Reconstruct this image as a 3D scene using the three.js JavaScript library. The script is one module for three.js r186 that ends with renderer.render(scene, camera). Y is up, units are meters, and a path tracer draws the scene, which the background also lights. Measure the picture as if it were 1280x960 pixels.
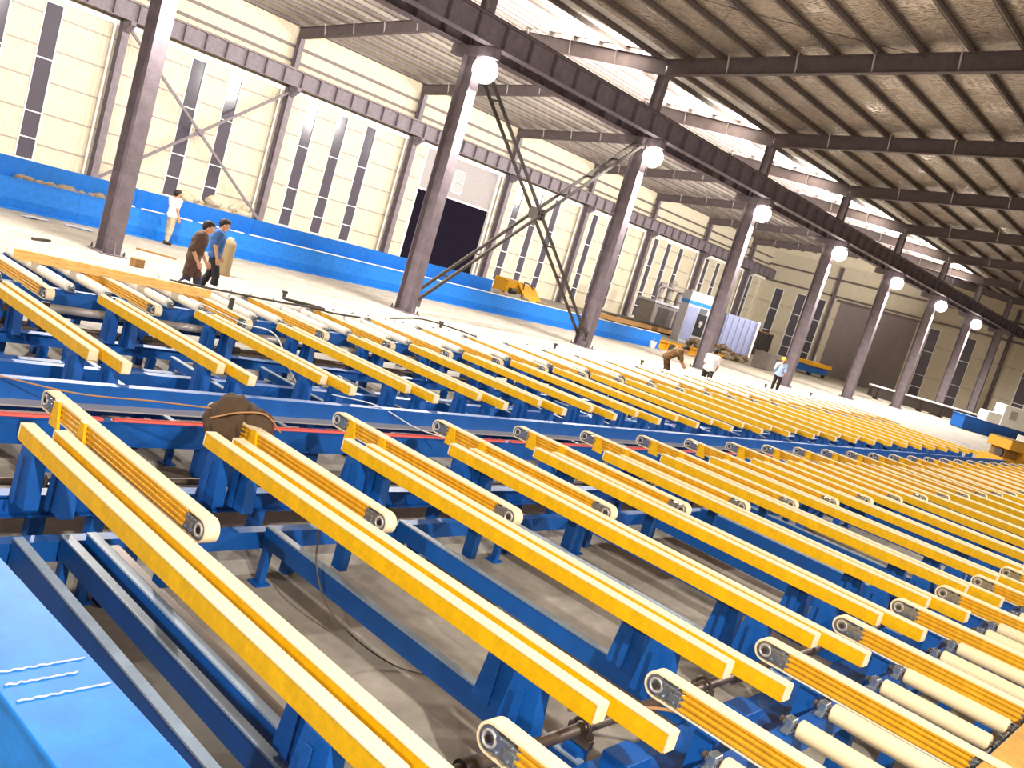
import * as THREE from 'three';
import { RoundedBoxGeometry } from 'three/addons/geometries/RoundedBoxGeometry.js';
import { MarchingCubes } from 'three/addons/objects/MarchingCubes.js';
import { mergeGeometries } from 'three/addons/utils/BufferGeometryUtils.js';
import { ImprovedNoise } from 'three/addons/math/ImprovedNoise.js';

// ───────────────────────── camera, sky, lights, exposure ─────────────────────────
const scene = new THREE.Scene();
scene.background = new THREE.Color().setRGB(0.026, 0.019, 0.032);          // night outside
const camera = new THREE.PerspectiveCamera(46.469, 1280 / 960, 0.05, 300);
camera.position.set(0, 2.75, 0);
camera.setRotationFromMatrix(new THREE.Matrix4().makeBasis(
  new THREE.Vector3(0.65106099, 0.28277303, 0.70438555),
  new THREE.Vector3(-0.08433433, 0.94921665, -0.30310967),
  new THREE.Vector3(-0.75432573, 0.137939, 0.6418454)));
scene.add(camera);
const renderer = new THREE.WebGLRenderer({ antialias: true });
renderer.toneMapping = THREE.LinearToneMapping;
renderer.toneMappingExposure = 1.0;
renderer.shadowMap.enabled = true;
const LAMP_HALL = 560, LAMP_WALL_UNSEEN = 1050, LAMP_REAR_UNSEEN = 520;                       // candela of the fittings; wall and rear rows are out of view
const LAMP_COLOR = new THREE.Color().setRGB(1.0, 0.95, 0.885);

// ───────────────────────── helpers ─────────────────────────
const PI = Math.PI, V = (x, y, z) => new THREE.Vector3(x, y, z);
let seedN = 7;
const rnd = () => { seedN = (seedN * 1664525 + 1013904223) >>> 0; return seedN / 4294967296; };
const names = {};
function numbered(n) { const k = names[n] = (names[n] ?? -1) + 1; return k ? `${n}_${String(k).padStart(3, '0')}` : n; }
function tag(o, label, category, group, kind) {
  o.userData = { ...o.userData, kind: kind || 'thing' };
  if (label) o.userData.label = label;
  if (category) o.userData.category = category;
  if (group) o.userData.group = group;
  return o;
}
function thing(name, label, category, [x, y, z] = [0, 0, 0], turn = 0, group) {
  const o = new THREE.Group(); o.name = numbered(name); o.position.set(x, y, z); o.rotation.y = turn;
  scene.add(o); return tag(o, label, category, group);
}
function structure(name, [x, y, z] = [0, 0, 0]) {
  const o = new THREE.Group(); o.name = numbered(name); o.position.set(x, y, z); scene.add(o);
  o.userData = { kind: 'structure' }; return o;
}
function copy(o, [x, y, z], turn, label, group) {
  const c = o.clone(); c.name = numbered(o.name.replace(/_\d{3}$/, '')); c.position.set(x, y, z); c.rotation.y = turn || 0;
  c.userData = { ...o.userData, label }; if (group) c.userData.group = group;
  scene.add(c); return c;
}
function mesh(name, geo, mat, parent = scene, p) {
  const m = new THREE.Mesh(geo, mat); m.name = parent === scene ? numbered(name) : name;
  m.castShadow = m.receiveShadow = true; if (p) m.position.set(...p); parent.add(m); return m;
}
function uvBox(g) {                                   // uv in metres from each face's own plane
  if (g.index) g = g.toNonIndexed();
  const p = g.attributes.position, n = g.attributes.normal, uv = new Float32Array(p.count * 2);
  for (let i = 0; i < p.count; i++) {
    const ax = Math.abs(n.getX(i)), ay = Math.abs(n.getY(i)), az = Math.abs(n.getZ(i));
    const [u, v] = ay >= ax && ay >= az ? [p.getX(i), p.getZ(i)] : ax >= az ? [p.getZ(i), p.getY(i)] : [p.getX(i), p.getY(i)];
    uv[2 * i] = u; uv[2 * i + 1] = v;
  }
  g.setAttribute('uv', new THREE.BufferAttribute(uv, 2)); return g;
}
const boxCache = new Map();
function B(w, h, d, r = 0) {                          // a box, its edges rounded by r, shared between equal sizes
  const k = [w, h, d, r].map(v => v.toFixed(4)).join();
  if (!boxCache.has(k)) boxCache.set(k, uvBox(r ? new RoundedBoxGeometry(w, h, d, 2, r) : new THREE.BoxGeometry(w, h, d)));
  return boxCache.get(k);
}
const at = (g, x = 0, y = 0, z = 0, rx = 0, ry = 0, rz = 0) => { g = g.clone(); g.applyMatrix4(new THREE.Matrix4().compose(V(x, y, z), new THREE.Quaternion().setFromEuler(new THREE.Euler(rx, ry, rz)), V(1, 1, 1))); return g; };
const join = a => mergeGeometries(a.map(g => { const c = g.index ? g.toNonIndexed() : g; for (const k of Object.keys(c.attributes)) if (!['position', 'normal', 'uv'].includes(k)) c.deleteAttribute(k); return c; }));
const cyl = (r, L, axis = 'y', n = 16, r2 = r) => { const g = new THREE.CylinderGeometry(r2, r, L, n); if (axis === 'x') g.rotateZ(PI / 2); if (axis === 'z') g.rotateX(PI / 2); return g; };
function extrudeX(pts, w, bevel = 0) {               // outline given as [z, y], extruded along x and centred on it
  const s = new THREE.Shape(pts.map(([z, y]) => new THREE.Vector2(-z, y)));
  const g = new THREE.ExtrudeGeometry(s, { depth: w, bevelEnabled: bevel > 0, bevelSize: bevel, bevelThickness: bevel, bevelSegments: 2 });
  g.translate(0, 0, -w / 2); g.rotateY(PI / 2); return uvBox(g);
}
const tube = (pts, r, seg = 40, rs = 6) => new THREE.TubeGeometry(new THREE.CatmullRomCurve3(pts.map(p => V(...p))), seg, r, rs);
const barBetween = (a, b, w, h) => { const A = V(...a), D = V(...b).sub(A), L = D.length(); const g = B(w, h, L).clone(); g.applyMatrix4(new THREE.Matrix4().lookAt(V(0, 0, 0), D, Math.abs(D.y) / L > .99 ? V(1, 0, 0) : V(0, 1, 0))); g.translate(A.x + D.x / 2, A.y + D.y / 2, A.z + D.z / 2); return g; };
const ORD = 'first second third fourth fifth sixth seventh eighth ninth tenth eleventh twelfth thirteenth fourteenth fifteenth sixteenth seventeenth eighteenth nineteenth twentieth twenty-first twenty-second twenty-third twenty-fourth twenty-fifth twenty-sixth twenty-seventh twenty-eighth twenty-ninth thirtieth'.split(' ');

// ───────────────────────── textures ─────────────────────────
const noise = new ImprovedNoise();
function fbm(x, y, oct = 4, per = 0, z = 0) {
  let s = 0, a = .5, f = 1;
  for (let i = 0; i < oct; i++) { s += a * noise.noise(x * f, y * f, z + i * 7.3); f *= 2; a *= .5; }
  return s;
}
function tex(n, fn, srgb = true, rep = 1) {
  const d = new Uint8Array(n * n * 4);
  for (let j = 0; j < n; j++) for (let i = 0; i < n; i++) {
    const c = fn(i / n, j / n), o = (j * n + i) * 4;
    for (let k = 0; k < 3; k++) d[o + k] = Math.max(0, Math.min(255, Array.isArray(c) ? c[k] : c)); d[o + 3] = 255;
  }
  const t = new THREE.DataTexture(d, n, n); t.wrapS = t.wrapT = THREE.RepeatWrapping; t.magFilter = THREE.LinearFilter; t.minFilter = THREE.LinearMipmapLinearFilter; t.generateMipmaps = true;
  if (srgb) t.colorSpace = THREE.SRGBColorSpace; t.repeat.set(rep, rep); t.needsUpdate = true; return t;
}
// noise that tiles: blend of four shifted copies
const tiled = (f, s) => (u, v) => { const a = u, b = v; return (f(u * s, v * s) * (1 - a) * (1 - b) + f((u - 1) * s, v * s) * a * (1 - b) + f(u * s, (v - 1) * s) * (1 - a) * b + f((u - 1) * s, (v - 1) * s) * a * b) / Math.sqrt((a * a + (1 - a) ** 2) * (b * b + (1 - b) ** 2)); };
const n1 = tiled((x, y) => fbm(x, y, 5), 6), n2 = tiled((x, y) => fbm(x + 31, y + 9, 4), 26), n3 = tiled((x, y) => fbm(x + 3, y + 77, 3, 0, 5), 70);
const tConcrete = tex(1024, (u, v) => { const a = n1(u, v), b = n2(u, v), c = n3(u, v); const k = 188 + a * 46 + b * 26 + c * 22 - Math.max(0, a - .22) * 160; return [k, k * .975, k * .94]; }, true, 1 / 7);
const tConcreteB = tex(512, (u, v) => 128 + n2(u, v) * 90 + n3(u, v) * 70, false, 1 / 3);
const tPaint = tex(512, (u, v) => { const k = 226 + n1(u, v) * 34 + n2(u, v) * 22 + n3(u, v) * 12; return [k, k, k]; }, true, 1 / .9);
const tPaintR = tex(512, (u, v) => 118 + n1(u, v) * 90 + n2(u, v) * 60, false, 1 / .7);
const tScuff = tex(512, (u, v) => { const a = n2(u, v) + .6 * n3(u, v); const k = 222 + n1(u, v) * 40; return a > .3 ? [k * .72 + 40, k * .74 + 44, k * .78 + 46] : [k, k, k]; }, true, 1 / 1.3);
const foilH = tiled((x, y) => { let s = 0; for (let i = 0, f = 1, a = .5; i < 4; i++, f *= 2.1, a *= .55) s += a * (1 - 2 * Math.abs(noise.noise(x * f, y * f * .7, 3 + i))); return s; }, 14);
const tFoilB = tex(1024, (u, v) => 128 + foilH(u, v) * 110, false, 1 / 2.6);
const tFoil = tex(512, (u, v) => { const k = 200 + n1(u, v) * 44 + foilH(u, v) * 26; return [k, k * .97, k * .93]; }, true, 1 / 2.6);
const tRibs = tex(512, (u, v) => { const t = (u * 8) % 1; return 90 + (t < .16 ? Math.sin(t / .16 * PI) * 150 : 0) + ((u * 40) % 1 < .12 ? 16 : 0) + n3(u, v) * 8; }, false, 1 / 1.6);
const tWall = tex(512, (u, v) => { const k = 233 + n1(u, v * .4) * 18 + n3(u, v) * 8; return [k, k * .985, k * .95]; }, true, 1 / 4);
const tWood = tex(512, (u, v) => { const g = fbm(u * 5, v * 46, 4, 0, 2), r = Math.sin((v * 22 + fbm(u * 3, v * 5, 3) * 5) * 4); const k = g * 50 + r * 10; return [232 + k * .7, 200 + k * .8, 148 + k * .8]; }, true, 1 / 1.2);
const tFelt = tex(256, (u, v) => { const k = 240 + n3(u, v) * 24 + n1(u, v) * 14; return [k, k * .995, k * .985]; }, true, 1 / .3);
const tFeltB = tex(256, (u, v) => 128 + n3(u, v) * 120, false, 1 / .12);
const tSteel = tex(512, (u, v) => { const k = 218 + n1(u, v) * 50 + n2(u, v) * 26; return [k, k * .985, k * .98]; }, true, 1 / 2);
const tCloth = tex(256, (u, v) => 128 + n3(u, v) * 80 + Math.sin(u * 400) * 10, false, 1 / .25);

// ───────────────────────── materials ─────────────────────────
const mt = (color, roughness, o = {}) => new THREE.MeshStandardMaterial({ color, roughness, ...o });
const M = {
  floor: mt('#c3bdb4', .82, { map: tConcrete, bumpMap: tConcreteB, bumpScale: .004 }),
  yellow: mt('#ffc300', .42, { map: tPaint }),
  yellowRail: mt('#e3ac55', .5, { map: tPaint }),
  yellowMachine: mt('#f2b21c', .5, { map: tPaint }),
  blue: mt('#045bb0', .5, { map: tScuff }),
  blueBright: mt('#0086ea', .52, { map: tPaint }),
  blueTank: mt('#007fe8', .55, { map: tPaint }),
  pad: mt('#f6e3be', .9, { map: tFelt, bumpMap: tFeltB, bumpScale: .001 }),
  belt: mt('#f4e1bd', .85, { map: tFelt, bumpMap: tFeltB, bumpScale: .0006 }),
  roller: mt('#efdcb4', .6, { map: tFelt }),
  rollerWhite: mt('#f3eadb', .6, { map: tFelt }), wornTop: mt('#9fb2c8', .5, { map: tScuff }),
  profile: mt('#f4b52a', .34, { metalness: .1, map: tPaint }),
  zinc: mt('#9aa3ae', .38, { metalness: .75, roughnessMap: tPaintR }),
  darkSteel: mt('#4b4340', .5, { metalness: .5 }),
  pipe: mt('#77685e', .45, { metalness: .55, map: tSteel }),
  black: mt('#17141a', .6),
  navy: mt('#1d2340', .5, { map: tSteel }),  // blue rail paint darkened to stand for shade
  column: mt('#81767e', .6, { map: tSteel }),
  rafter: mt('#6a5e60', .62, { map: tSteel }),
  purlin: mt('#7c706b', .55, { map: tSteel, metalness: .2 }),
  galv: mt('#b9b2ae', .45, { metalness: .4 }),
  sheet: mt('#fbf7f3', .5, { map: tWall, metalness: .15, bumpMap: tFoilB, bumpScale: .02 }),  // left-hall roof, whitened to imitate the stronger light on it
  foil: mt('#cfc3b8', .25, { map: tFoil, metalness: .55, bumpMap: tFoilB, bumpScale: .06 }),
  wall: mt('#dad0bd', .6, { map: tWall, bumpMap: tRibs, bumpScale: .022 }),
  wallPlain: mt('#e6dcc8', .8, { map: tWall }),
  girt: mt('#9b9088', .6),
  white: mt('#efece6', .5),
  shutter: mt('#97908f', .5, { metalness: .2 }),
  door: mt('#8c8184', .6, { map: tWall, bumpMap: tRibs, bumpScale: .01 }),
  glass: new THREE.MeshPhysicalMaterial({ color: '#8d8593', roughness: .12, transmission: .72, thickness: 0, ior: 1.5 }),  // grey-lilac tint stands in for reflections of the lit hall
  red: mt('#e8655c', .6),
  wood: mt('#fbe3b4', .7, { map: tWood }),
  woodDull: mt('#9a8468', .8, { map: tWood }),
  card: mt('#8f7d60', .85, { map: tWall }),
  sack: mt('#4d3a28', .95, { bumpMap: tCloth, bumpScale: .004 }),
  cableDark: mt('#4a4038', .7), cableWhite: mt('#cfd4d8', .5), hose: mt('#a5794f', .7),
  rubble: mt('#b9a892', .95, { map: tConcrete }),
  greyMachine: mt('#8f8684', .55, { map: tSteel }),
  cabinet: mt('#c9cbd6', .5, { map: tPaint }),
  cabinetBlue: mt('#9aa0c8', .5, { map: tPaint }),
  lampBody: mt('#8d8d90', .4, { metalness: .6 }),
  lampGlow: new THREE.MeshStandardMaterial({ color: '#ffffff', emissive: new THREE.Color().setRGB(1, .95, .84), emissiveIntensity: 14, roughness: .5 }),
  reflector: mt('#e8e4da', .3, { metalness: .8 }),
};
// ───────────────────────── dimensions ─────────────────────────
const P = 9.7;                                       // column pitch along the hall
const ZC = -21.8, ZW = -47.7, XE = 92.6, XS = -15, ZF = 5.2;   // column row, window wall, end wall, near end, rear wall
const ZR1 = -34.8, ZR2 = -8.6;                       // the two ridges
const EAVE = 11.0;                                   // underside of the rafters at the valley and the eaves
const rafterY = z => z < ZC ? EAVE + 1.12 * (1 - Math.abs(z - ZR1) / 13) : EAVE + 1.2 * (1 - Math.abs(z - ZR2) / 13.2);
const COLX = []; for (let j = -2; j <= 8; j++) COLX.push(P * (j + 1));            // -9.7 ... 87.3; index 2 is the one at 9.7

// ───────────────────────── structure: floor, walls, ceiling ─────────────────────────
{
  const f = mesh('floor', uvBox(new THREE.BoxGeometry(XE - XS + 1, .4, ZF - ZW + 1)), M.floor, scene, [(XE + XS) / 2, -.2, (ZF + ZW) / 2]);
  f.userData.kind = 'structure';
}
const PANEL = M.wall;
const WIN = [2.07, 4.34, 6.6], WW = .86, WTOP = 7.9, WBOT = .45;
const bayDoor = 3;                                  // the bay that holds the roller shutter
const SEAMS = [0, 1.3, 2.8, 4.3, 5.8, 7.3, 8.1];
{
  const wall = structure('wall_back');
  const inner = ZW, t = .06;
  // posts and rails behind the cladding
  const panel = (x0, x1, y0, y1) => mesh('wall_panel', B(x1 - x0 - .012, y1 - y0 - .012, t), PANEL, wall, [(x0 + x1) / 2, (y0 + y1) / 2, inner - t / 2]);
  const bays = []; for (let j = -2; j < 9; j++) bays.push(j);
  for (const j of bays) {
    const X0 = Math.max(P * (j + 1), XS), X1 = Math.min(P * (j + 2), XE + .3);
    if (X1 <= XS + .5) continue;
    const door = j === bayDoor - 1 + 1;
    const cuts = [];
    if (j === 3) cuts.push([X0 + 1.75, X1 - .6]); else for (const w of WIN) if (P * (j + 1) + w - WW / 2 > X0 && P * (j + 1) + w + WW / 2 < X1) cuts.push([P * (j + 1) + w - WW / 2, P * (j + 1) + w + WW / 2]);
    let x = X0;
    for (const [a, b] of [...cuts, [X1, X1]]) {
      if (a - x > .05) for (let i = 0; i < SEAMS.length - 1; i++) panel(x, a, SEAMS[i], SEAMS[i + 1]);
      x = b;
    }
    if (j !== 3) for (const [a, b] of cuts) { panel(a, b, 0, WBOT); panel(a, b, WTOP, 8.1); }
    for (const [a, b] of [[8.1, 9.6], [9.6, 10.5], [10.5, 11.9]]) panel(X0, X1, a, b);
  }
  // an outer skin that closes the joints, with the openings left free
  const s = new THREE.Shape([[XS - .3, -.1], [XE + .3, -.1], [XE + .3, 13.2], [XS - .3, 13.2]].map(p => new THREE.Vector2(...p)));
  const hole = (a, b, c, d) => s.holes.push(new THREE.Path([[a, c], [a, d], [b, d], [b, c]].map(p => new THREE.Vector2(...p))));
  for (const j of bays) { if (j === 3) { hole(P * 4 + 1.75, P * 5 - .6, 0, 8.1); continue; } for (const w of WIN) { const c = P * (j + 1) + w; if (c - 1 > XS && c + 1 < XE) hole(c - WW / 2, c + WW / 2, WBOT, WTOP); } }
  const g = new THREE.ExtrudeGeometry(s, { depth: .12, bevelEnabled: false }); g.translate(0, 0, inner - .06 - .12);
  mesh('wall_skin', uvBox(g), M.wallPlain, wall);
  // girts: thin horizontal rails at the panel seams, bay by bay between the windows; two more under the eave
  for (const j of bays) {
    if (P * (j + 1) < XS) continue;
    const X0 = P * (j + 1), X1 = Math.min(P * (j + 2), XE); const cuts = j === 3 ? [[X0 + 1.75, X1 - .6]] : WIN.map(w => [X0 + w - WW / 2, X0 + w + WW / 2]);
    for (const y of SEAMS.slice(1, 6)) { let x = X0; for (const [a, b] of [...cuts, [X1, X1]]) { if (a > X1) break; if (a - x > .1) mesh('wall_girt', B(a - x - .06, .07, .06), M.girt, wall, [(x + a) / 2, y, inner + .03]); x = b; } }
    for (const y of [9.75, 10.55]) mesh('wall_girt', B(X1 - X0, .16, .12), M.purlin, wall, [(X0 + X1) / 2, y, inner + .06]);
    mesh('wall_lintel', B(X1 - X0, .26, .14), M.white, wall, [(X0 + X1) / 2, 8.12, inner + .07]);
  }
}
// windows of the window wall
{
  const build = (parent) => {
    const fr = []; const h = WTOP - WBOT, m = .055;
    for (const s of [-1, 1]) fr.push(at(B(m, h, .12), s * (WW / 2 - m / 2), (WTOP + WBOT) / 2, 0));
    for (const y of [WBOT + m / 2, WTOP - m / 2]) fr.push(at(B(WW, m, .12), 0, y, 0));
    mesh('window_frame', join(fr), M.white, parent);
    const ys = [WBOT, 1.5, 2.75, 5.3, WTOP];
    for (const y of ys.slice(1, 4)) mesh('window_transom', B(WW - .1, m, .1), M.white, parent, [0, y, 0]);
    for (let i = 0; i < 4; i++) mesh('window_pane', B(WW - .1, ys[i + 1] - ys[i] - .03, .012), M.glass, parent, [0, (ys[i] + ys[i + 1]) / 2, -.02]);
  };
  let proto = null, n = 0;
  for (let j = -2; j < 9; j++) if (j !== 3) for (const w of WIN) {
    const c = P * (j + 1) + w; if (c - 1 < XS || c + 1 > XE) continue; n++;
    const o = proto ? proto.clone() : new THREE.Group(); if (!proto) { build(o); proto = o; }
    o.name = `window_${n}`; o.position.set(c, 0, ZW + .0); o.userData = { kind: 'structure' }; scene.add(o);
  }
}
// roller shutter door, half raised
{
  const d = structure('door_1', [0, 0, ZW]); const a = P * 4 + 1.75, b = P * 5 - .6, c = (a + b) / 2;
  for (const x of [a, b]) mesh('door_jamb', B(.16, 8.1, .2), M.white, d, [x, 4.05, .02]);
  const hx = c - .1, hw = .95;
  for (let i = 0; i < 28; i++) { const y = 5.3 + i * .1 + .05; if (y > 5.75 && y < 7.25) { mesh('shutter_slat', B(hx - hw / 2 - a, .094, .05, .015), M.shutter, d, [(a + hx - hw / 2) / 2, y, -.05]); mesh('shutter_slat', B(b - hx - hw / 2, .094, .05, .015), M.shutter, d, [(b + hx + hw / 2) / 2, y, -.05]); } else mesh('shutter_slat', B(b - a, .094, .05, .015), M.shutter, d, [c, y, -.05]); }
  mesh('shutter_bottom_bar', B(b - a, .12, .09), M.galv, d, [c, 5.26, -.05]);
  mesh('hatch_frame', join([at(B(.07, 1.5, .1), hx - hw / 2, 6.5, -.04), at(B(.07, 1.5, .1), hx + hw / 2, 6.5, -.04), at(B(hw, .07, .1), hx, 7.25, -.04), at(B(hw, .07, .1), hx, 6.5, -.04), at(B(hw, .07, .1), hx, 5.75, -.04)]), M.white, d);
  for (const y of [6.1, 6.87]) mesh('hatch_panel', B(hw - .1, .66, .03), M.shutter, d, [hx, y, -.05]);
}
// end wall with windows and a big grey sliding door
const endWin = [];
{
  const wall = structure('wall_end'); const t = .06;
  const zw = [-45.6, -42.9, -40.6, -28.6, -25.2, -19.5, -16.2, -12.8, -6.5, -3.2, .2]; const dz0 = -38.6, dz1 = -30.4, dh = 7.7;
  const ys = [0, 1.3, 2.8, 4.3, 5.8, 7.3, 8.4, 9.9, 11.4];
  const cuts = [...zw.map(z => [z - .55, z + .55, WBOT, 7.5]), [dz0, dz1, 0, dh]].sort((p, q) => p[0] - q[0]);
  const panel = (z0, z1, y0, y1) => mesh('wall_panel', B(t, y1 - y0 - .012, z1 - z0 - .012), PANEL, wall, [XE + t / 2, (y0 + y1) / 2, (z0 + z1) / 2]);
  let z = ZW;
  for (const [a, b, lo, hi] of [...cuts, [ZF, ZF, 0, 0]]) {
    if (a - z > .05) for (let i = 0; i < ys.length - 1; i++) panel(z, a, ys[i], ys[i + 1]);
    if (b > a) { if (lo > 0) panel(a, b, 0, lo); panel(a, b, hi, 8.4); panel(a, b, 8.4, 9.9); panel(a, b, 9.9, 11.4); }
    z = b;
  }
  const s = new THREE.Shape([[ZW - .3, -.1], [ZF + .3, -.1], [ZF + .3, 13.4], [ZW - .3, 13.4]].map(p => new THREE.Vector2(...p)));
  for (const [a, b, c, d] of cuts) s.holes.push(new THREE.Path([[a, c], [a, d], [b, d], [b, c]].map(p => new THREE.Vector2(...p))));
  const g = new THREE.ExtrudeGeometry(s, { depth: .12, bevelEnabled: false }); g.rotateY(-PI / 2); g.translate(XE + .06 + .12, 0, 0); 
  mesh('wall_skin', uvBox(g), M.wallPlain, wall);
  for (const y of [2.8, 5.8]) for (let i = 0; i <= cuts.length; i++) { const a = i ? cuts[i - 1][1] : ZW, b = i < cuts.length ? cuts[i][0] : ZF; if (b - a > .2) mesh('wall_girt', B(.06, .07, b - a - .06), M.girt, wall, [XE - .03, y, (a + b) / 2]); }
  for (const y of [8.15, 9.9]) mesh('wall_girt', B(.14, .2, ZF - ZW), M.purlin, wall, [XE - .07, y, (ZF + ZW) / 2]);
  for (const zc of [-39.4, -29.7, -22, -14.5]) mesh('wall_post', join([at(B(.3, 11.2, .03), -.15, 5.6, -.12), at(B(.3, 11.2, .03), -.15, 5.6, .12), at(B(.03, 11.2, .24), -.15, 5.6, 0)]), M.column, wall, [XE - .02, 0, zc]);
  zw.forEach((zz, i) => {
    const o = new THREE.Group(); o.name = `window_${40 + i}`; o.position.set(XE + .02, 0, zz); o.userData = { kind: 'structure' }; scene.add(o);
    const fr = [], w = 1.1, hi = 7.5; for (const s2 of [-1, 1]) fr.push(at(B(.12, hi - WBOT, .06), 0, (hi + WBOT) / 2, s2 * (w / 2 - .03))); for (const y of [WBOT + .03, hi - .03]) fr.push(at(B(.12, .06, w), 0, y, 0));
    mesh('window_frame', join(fr), M.white, o);
    const yy = [WBOT, 1.6, 2.8, 5.2, hi]; for (const y of yy.slice(1, 4)) mesh('window_transom', B(.1, .06, w - .1), M.white, o, [0, y, 0]);
    for (let k = 0; k < 4; k++) mesh('window_pane', B(.012, yy[k + 1] - yy[k] - .03, w - .1), M.glass, o, [.02, (yy[k] + yy[k + 1]) / 2, 0]);
  });
  const d = structure('door_2', [XE, 0, 0]);
  for (const [a, b] of [[dz0, (dz0 + dz1) / 2], [(dz0 + dz1) / 2, dz1]]) mesh('door_leaf', B(.08, dh - .02, b - a - .03), M.door, d, [.04, dh / 2, (a + b) / 2]);
  mesh('door_track', B(.16, .22, dz1 - dz0 + .6), M.purlin, d, [-.1, dh + .1, (dz0 + dz1) / 2]);
}
for (const [n, w, h, dd, p] of [['wall_rear', XE - XS + .6, 13.4, .2, [(XE + XS) / 2, 6.6, ZF + .1]], ['wall_near', .2, 13.4, ZF - ZW, [XS - .1, 6.6, (ZF + ZW) / 2]]]) mesh(n, uvBox(new THREE.BoxGeometry(w, h, dd)), M.wallPlain, scene, p).userData.kind = 'structure';

// ceiling: foil-backed roof sheets, purlins, rafters with fly braces
{
  const c = structure('ceiling');
  const H = .62, sheetY = z => rafterY(z) + H + .2;
  const spans = [[ZW - .3, ZR1], [ZR1, ZC], [ZC, ZR2], [ZR2, ZF + .3]];
  const xs = [XS, ...COLX.filter(x => x > XS + 1), XE + .2];
  for (let i = 0; i < xs.length - 1; i++) for (const [a, b] of spans) {
    const ya = sheetY(a), yb = sheetY(b), L = Math.hypot(b - a, yb - ya), g = at(B(xs[i + 1] - xs[i], .05, L), (xs[i] + xs[i + 1]) / 2, (ya + yb) / 2 + .025, (a + b) / 2, -Math.atan2(yb - ya, b - a), 0, 0);
    mesh('roof_sheet', g, b <= ZC ? M.sheet : M.foil, c);
  }
  for (const [a, b] of spans) { const n = 9; for (let k = 0; k < n; k++) { const z = a + (b - a) * (k + .5) / n; mesh('purlin', join([at(B(XE - XS, .22, .02), 0, -.01, 0), at(B(XE - XS, .02, .1), 0, -.11, .04), at(B(XE - XS, .02, .1), 0, .09, .04)]), M.purlin, c, [(XE + XS) / 2, sheetY(z) - .1, z]); } }
  const section = (z0, zr, z1) => {
    const N = 2, pts = [z0, zr, z1]; const web = [...pts.map(z => [z, rafterY(z) + .02]), ...pts.slice().reverse().map(z => [z, rafterY(z) + H - .02])];
    const fl = (o, t) => [...pts.map(z => [z, rafterY(z) + o]), ...pts.slice().reverse().map(z => [z, rafterY(z) + o + t])];
    return join([extrudeX(web, .02), extrudeX(fl(0, .025), .24), extrudeX(fl(H - .025, .025), .24)]);
  };
  const left = section(ZW + .02, ZR1, ZC - .02), right = section(ZC + .02, ZR2, ZF - .05);
  for (const x of COLX) for (const [g, a, b] of [[left, ZW, ZC], [right, ZC, ZF]]) {
    const r = mesh('rafter', g, M.rafter, c, [x, 0, 0]);
    for (let k = 1; k < 10; k++) { const z = a + (b - a) * (k / 10); if (Math.abs(z - (a + b) / 2) < .4) continue; mesh('fly_brace', barBetween([.02, rafterY(z) + .05, z], [-.13, rafterY(z) + H + .1, z - .03], .05, .05), M.galv, r); }
  }
  // slack tie rods of the roof bracing
  for (const [p, q] of [[[19.4, -20.8], [29.1, -12]], [[29.1, -20.8], [19.4, -12]], [[9.7, -12], [19.4, -3.5]], [[19.4, -12], [9.7, -3.5]]]) { const ya = rafterY(p[1]) + .5, yb = rafterY(q[1]) + .5; mesh('tie_rod', tube([[p[0], ya, p[1]], [(p[0] + q[0]) / 2, (ya + yb) / 2 - .12, (p[1] + q[1]) / 2], [q[0], yb, q[1]]], .014, 16, 5), M.darkSteel, c); }
}
// crane runway beams
function runway(label, x0, x1, y0, y1, z, w, stiff, side) {
  const o = thing('runway_beam', label, 'steel beam', [0, y0, z], 0, 'crane runway beams'); const L = x1 - x0, c = (x0 + x1) / 2, h = y1 - y0;
  mesh('web', B(L, h, .02), M.column, o, [c, h / 2, 0]);
  mesh('top_flange', B(L, .03, w), M.column, o, [c, h - .015, 0]); mesh('bottom_flange', B(L, .03, w), M.column, o, [c, .015, 0]);
  mesh('crane_rail', B(L, .1, .07), M.pipe, o, [c, h + .05, 0]);
  for (let x = x0 + stiff / 2; x < x1; x += stiff) mesh('stiffener', B(.025, h - .06, w / 2 - .03), M.column, o, [x, h / 2, side * (w / 4 + .005)]);
  return o;
}
runway('long grey runway beam over the column row, the one nearer the yellow bars', XS + .2, XE - .3, 8.58, 9.36, ZC + .72, .42, 1.21, 1);
runway('long grey runway beam over the column row, the one on the window side', XS + .2, XE - .3, 8.58, 9.36, ZC - .72, .42, 1.21, 1);
runway('grey runway beam running along the window wall above the windows', XS + .2, XE - .3, 8.3, 9.2, ZW + 1.0, .42, 1.21, 1);

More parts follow.
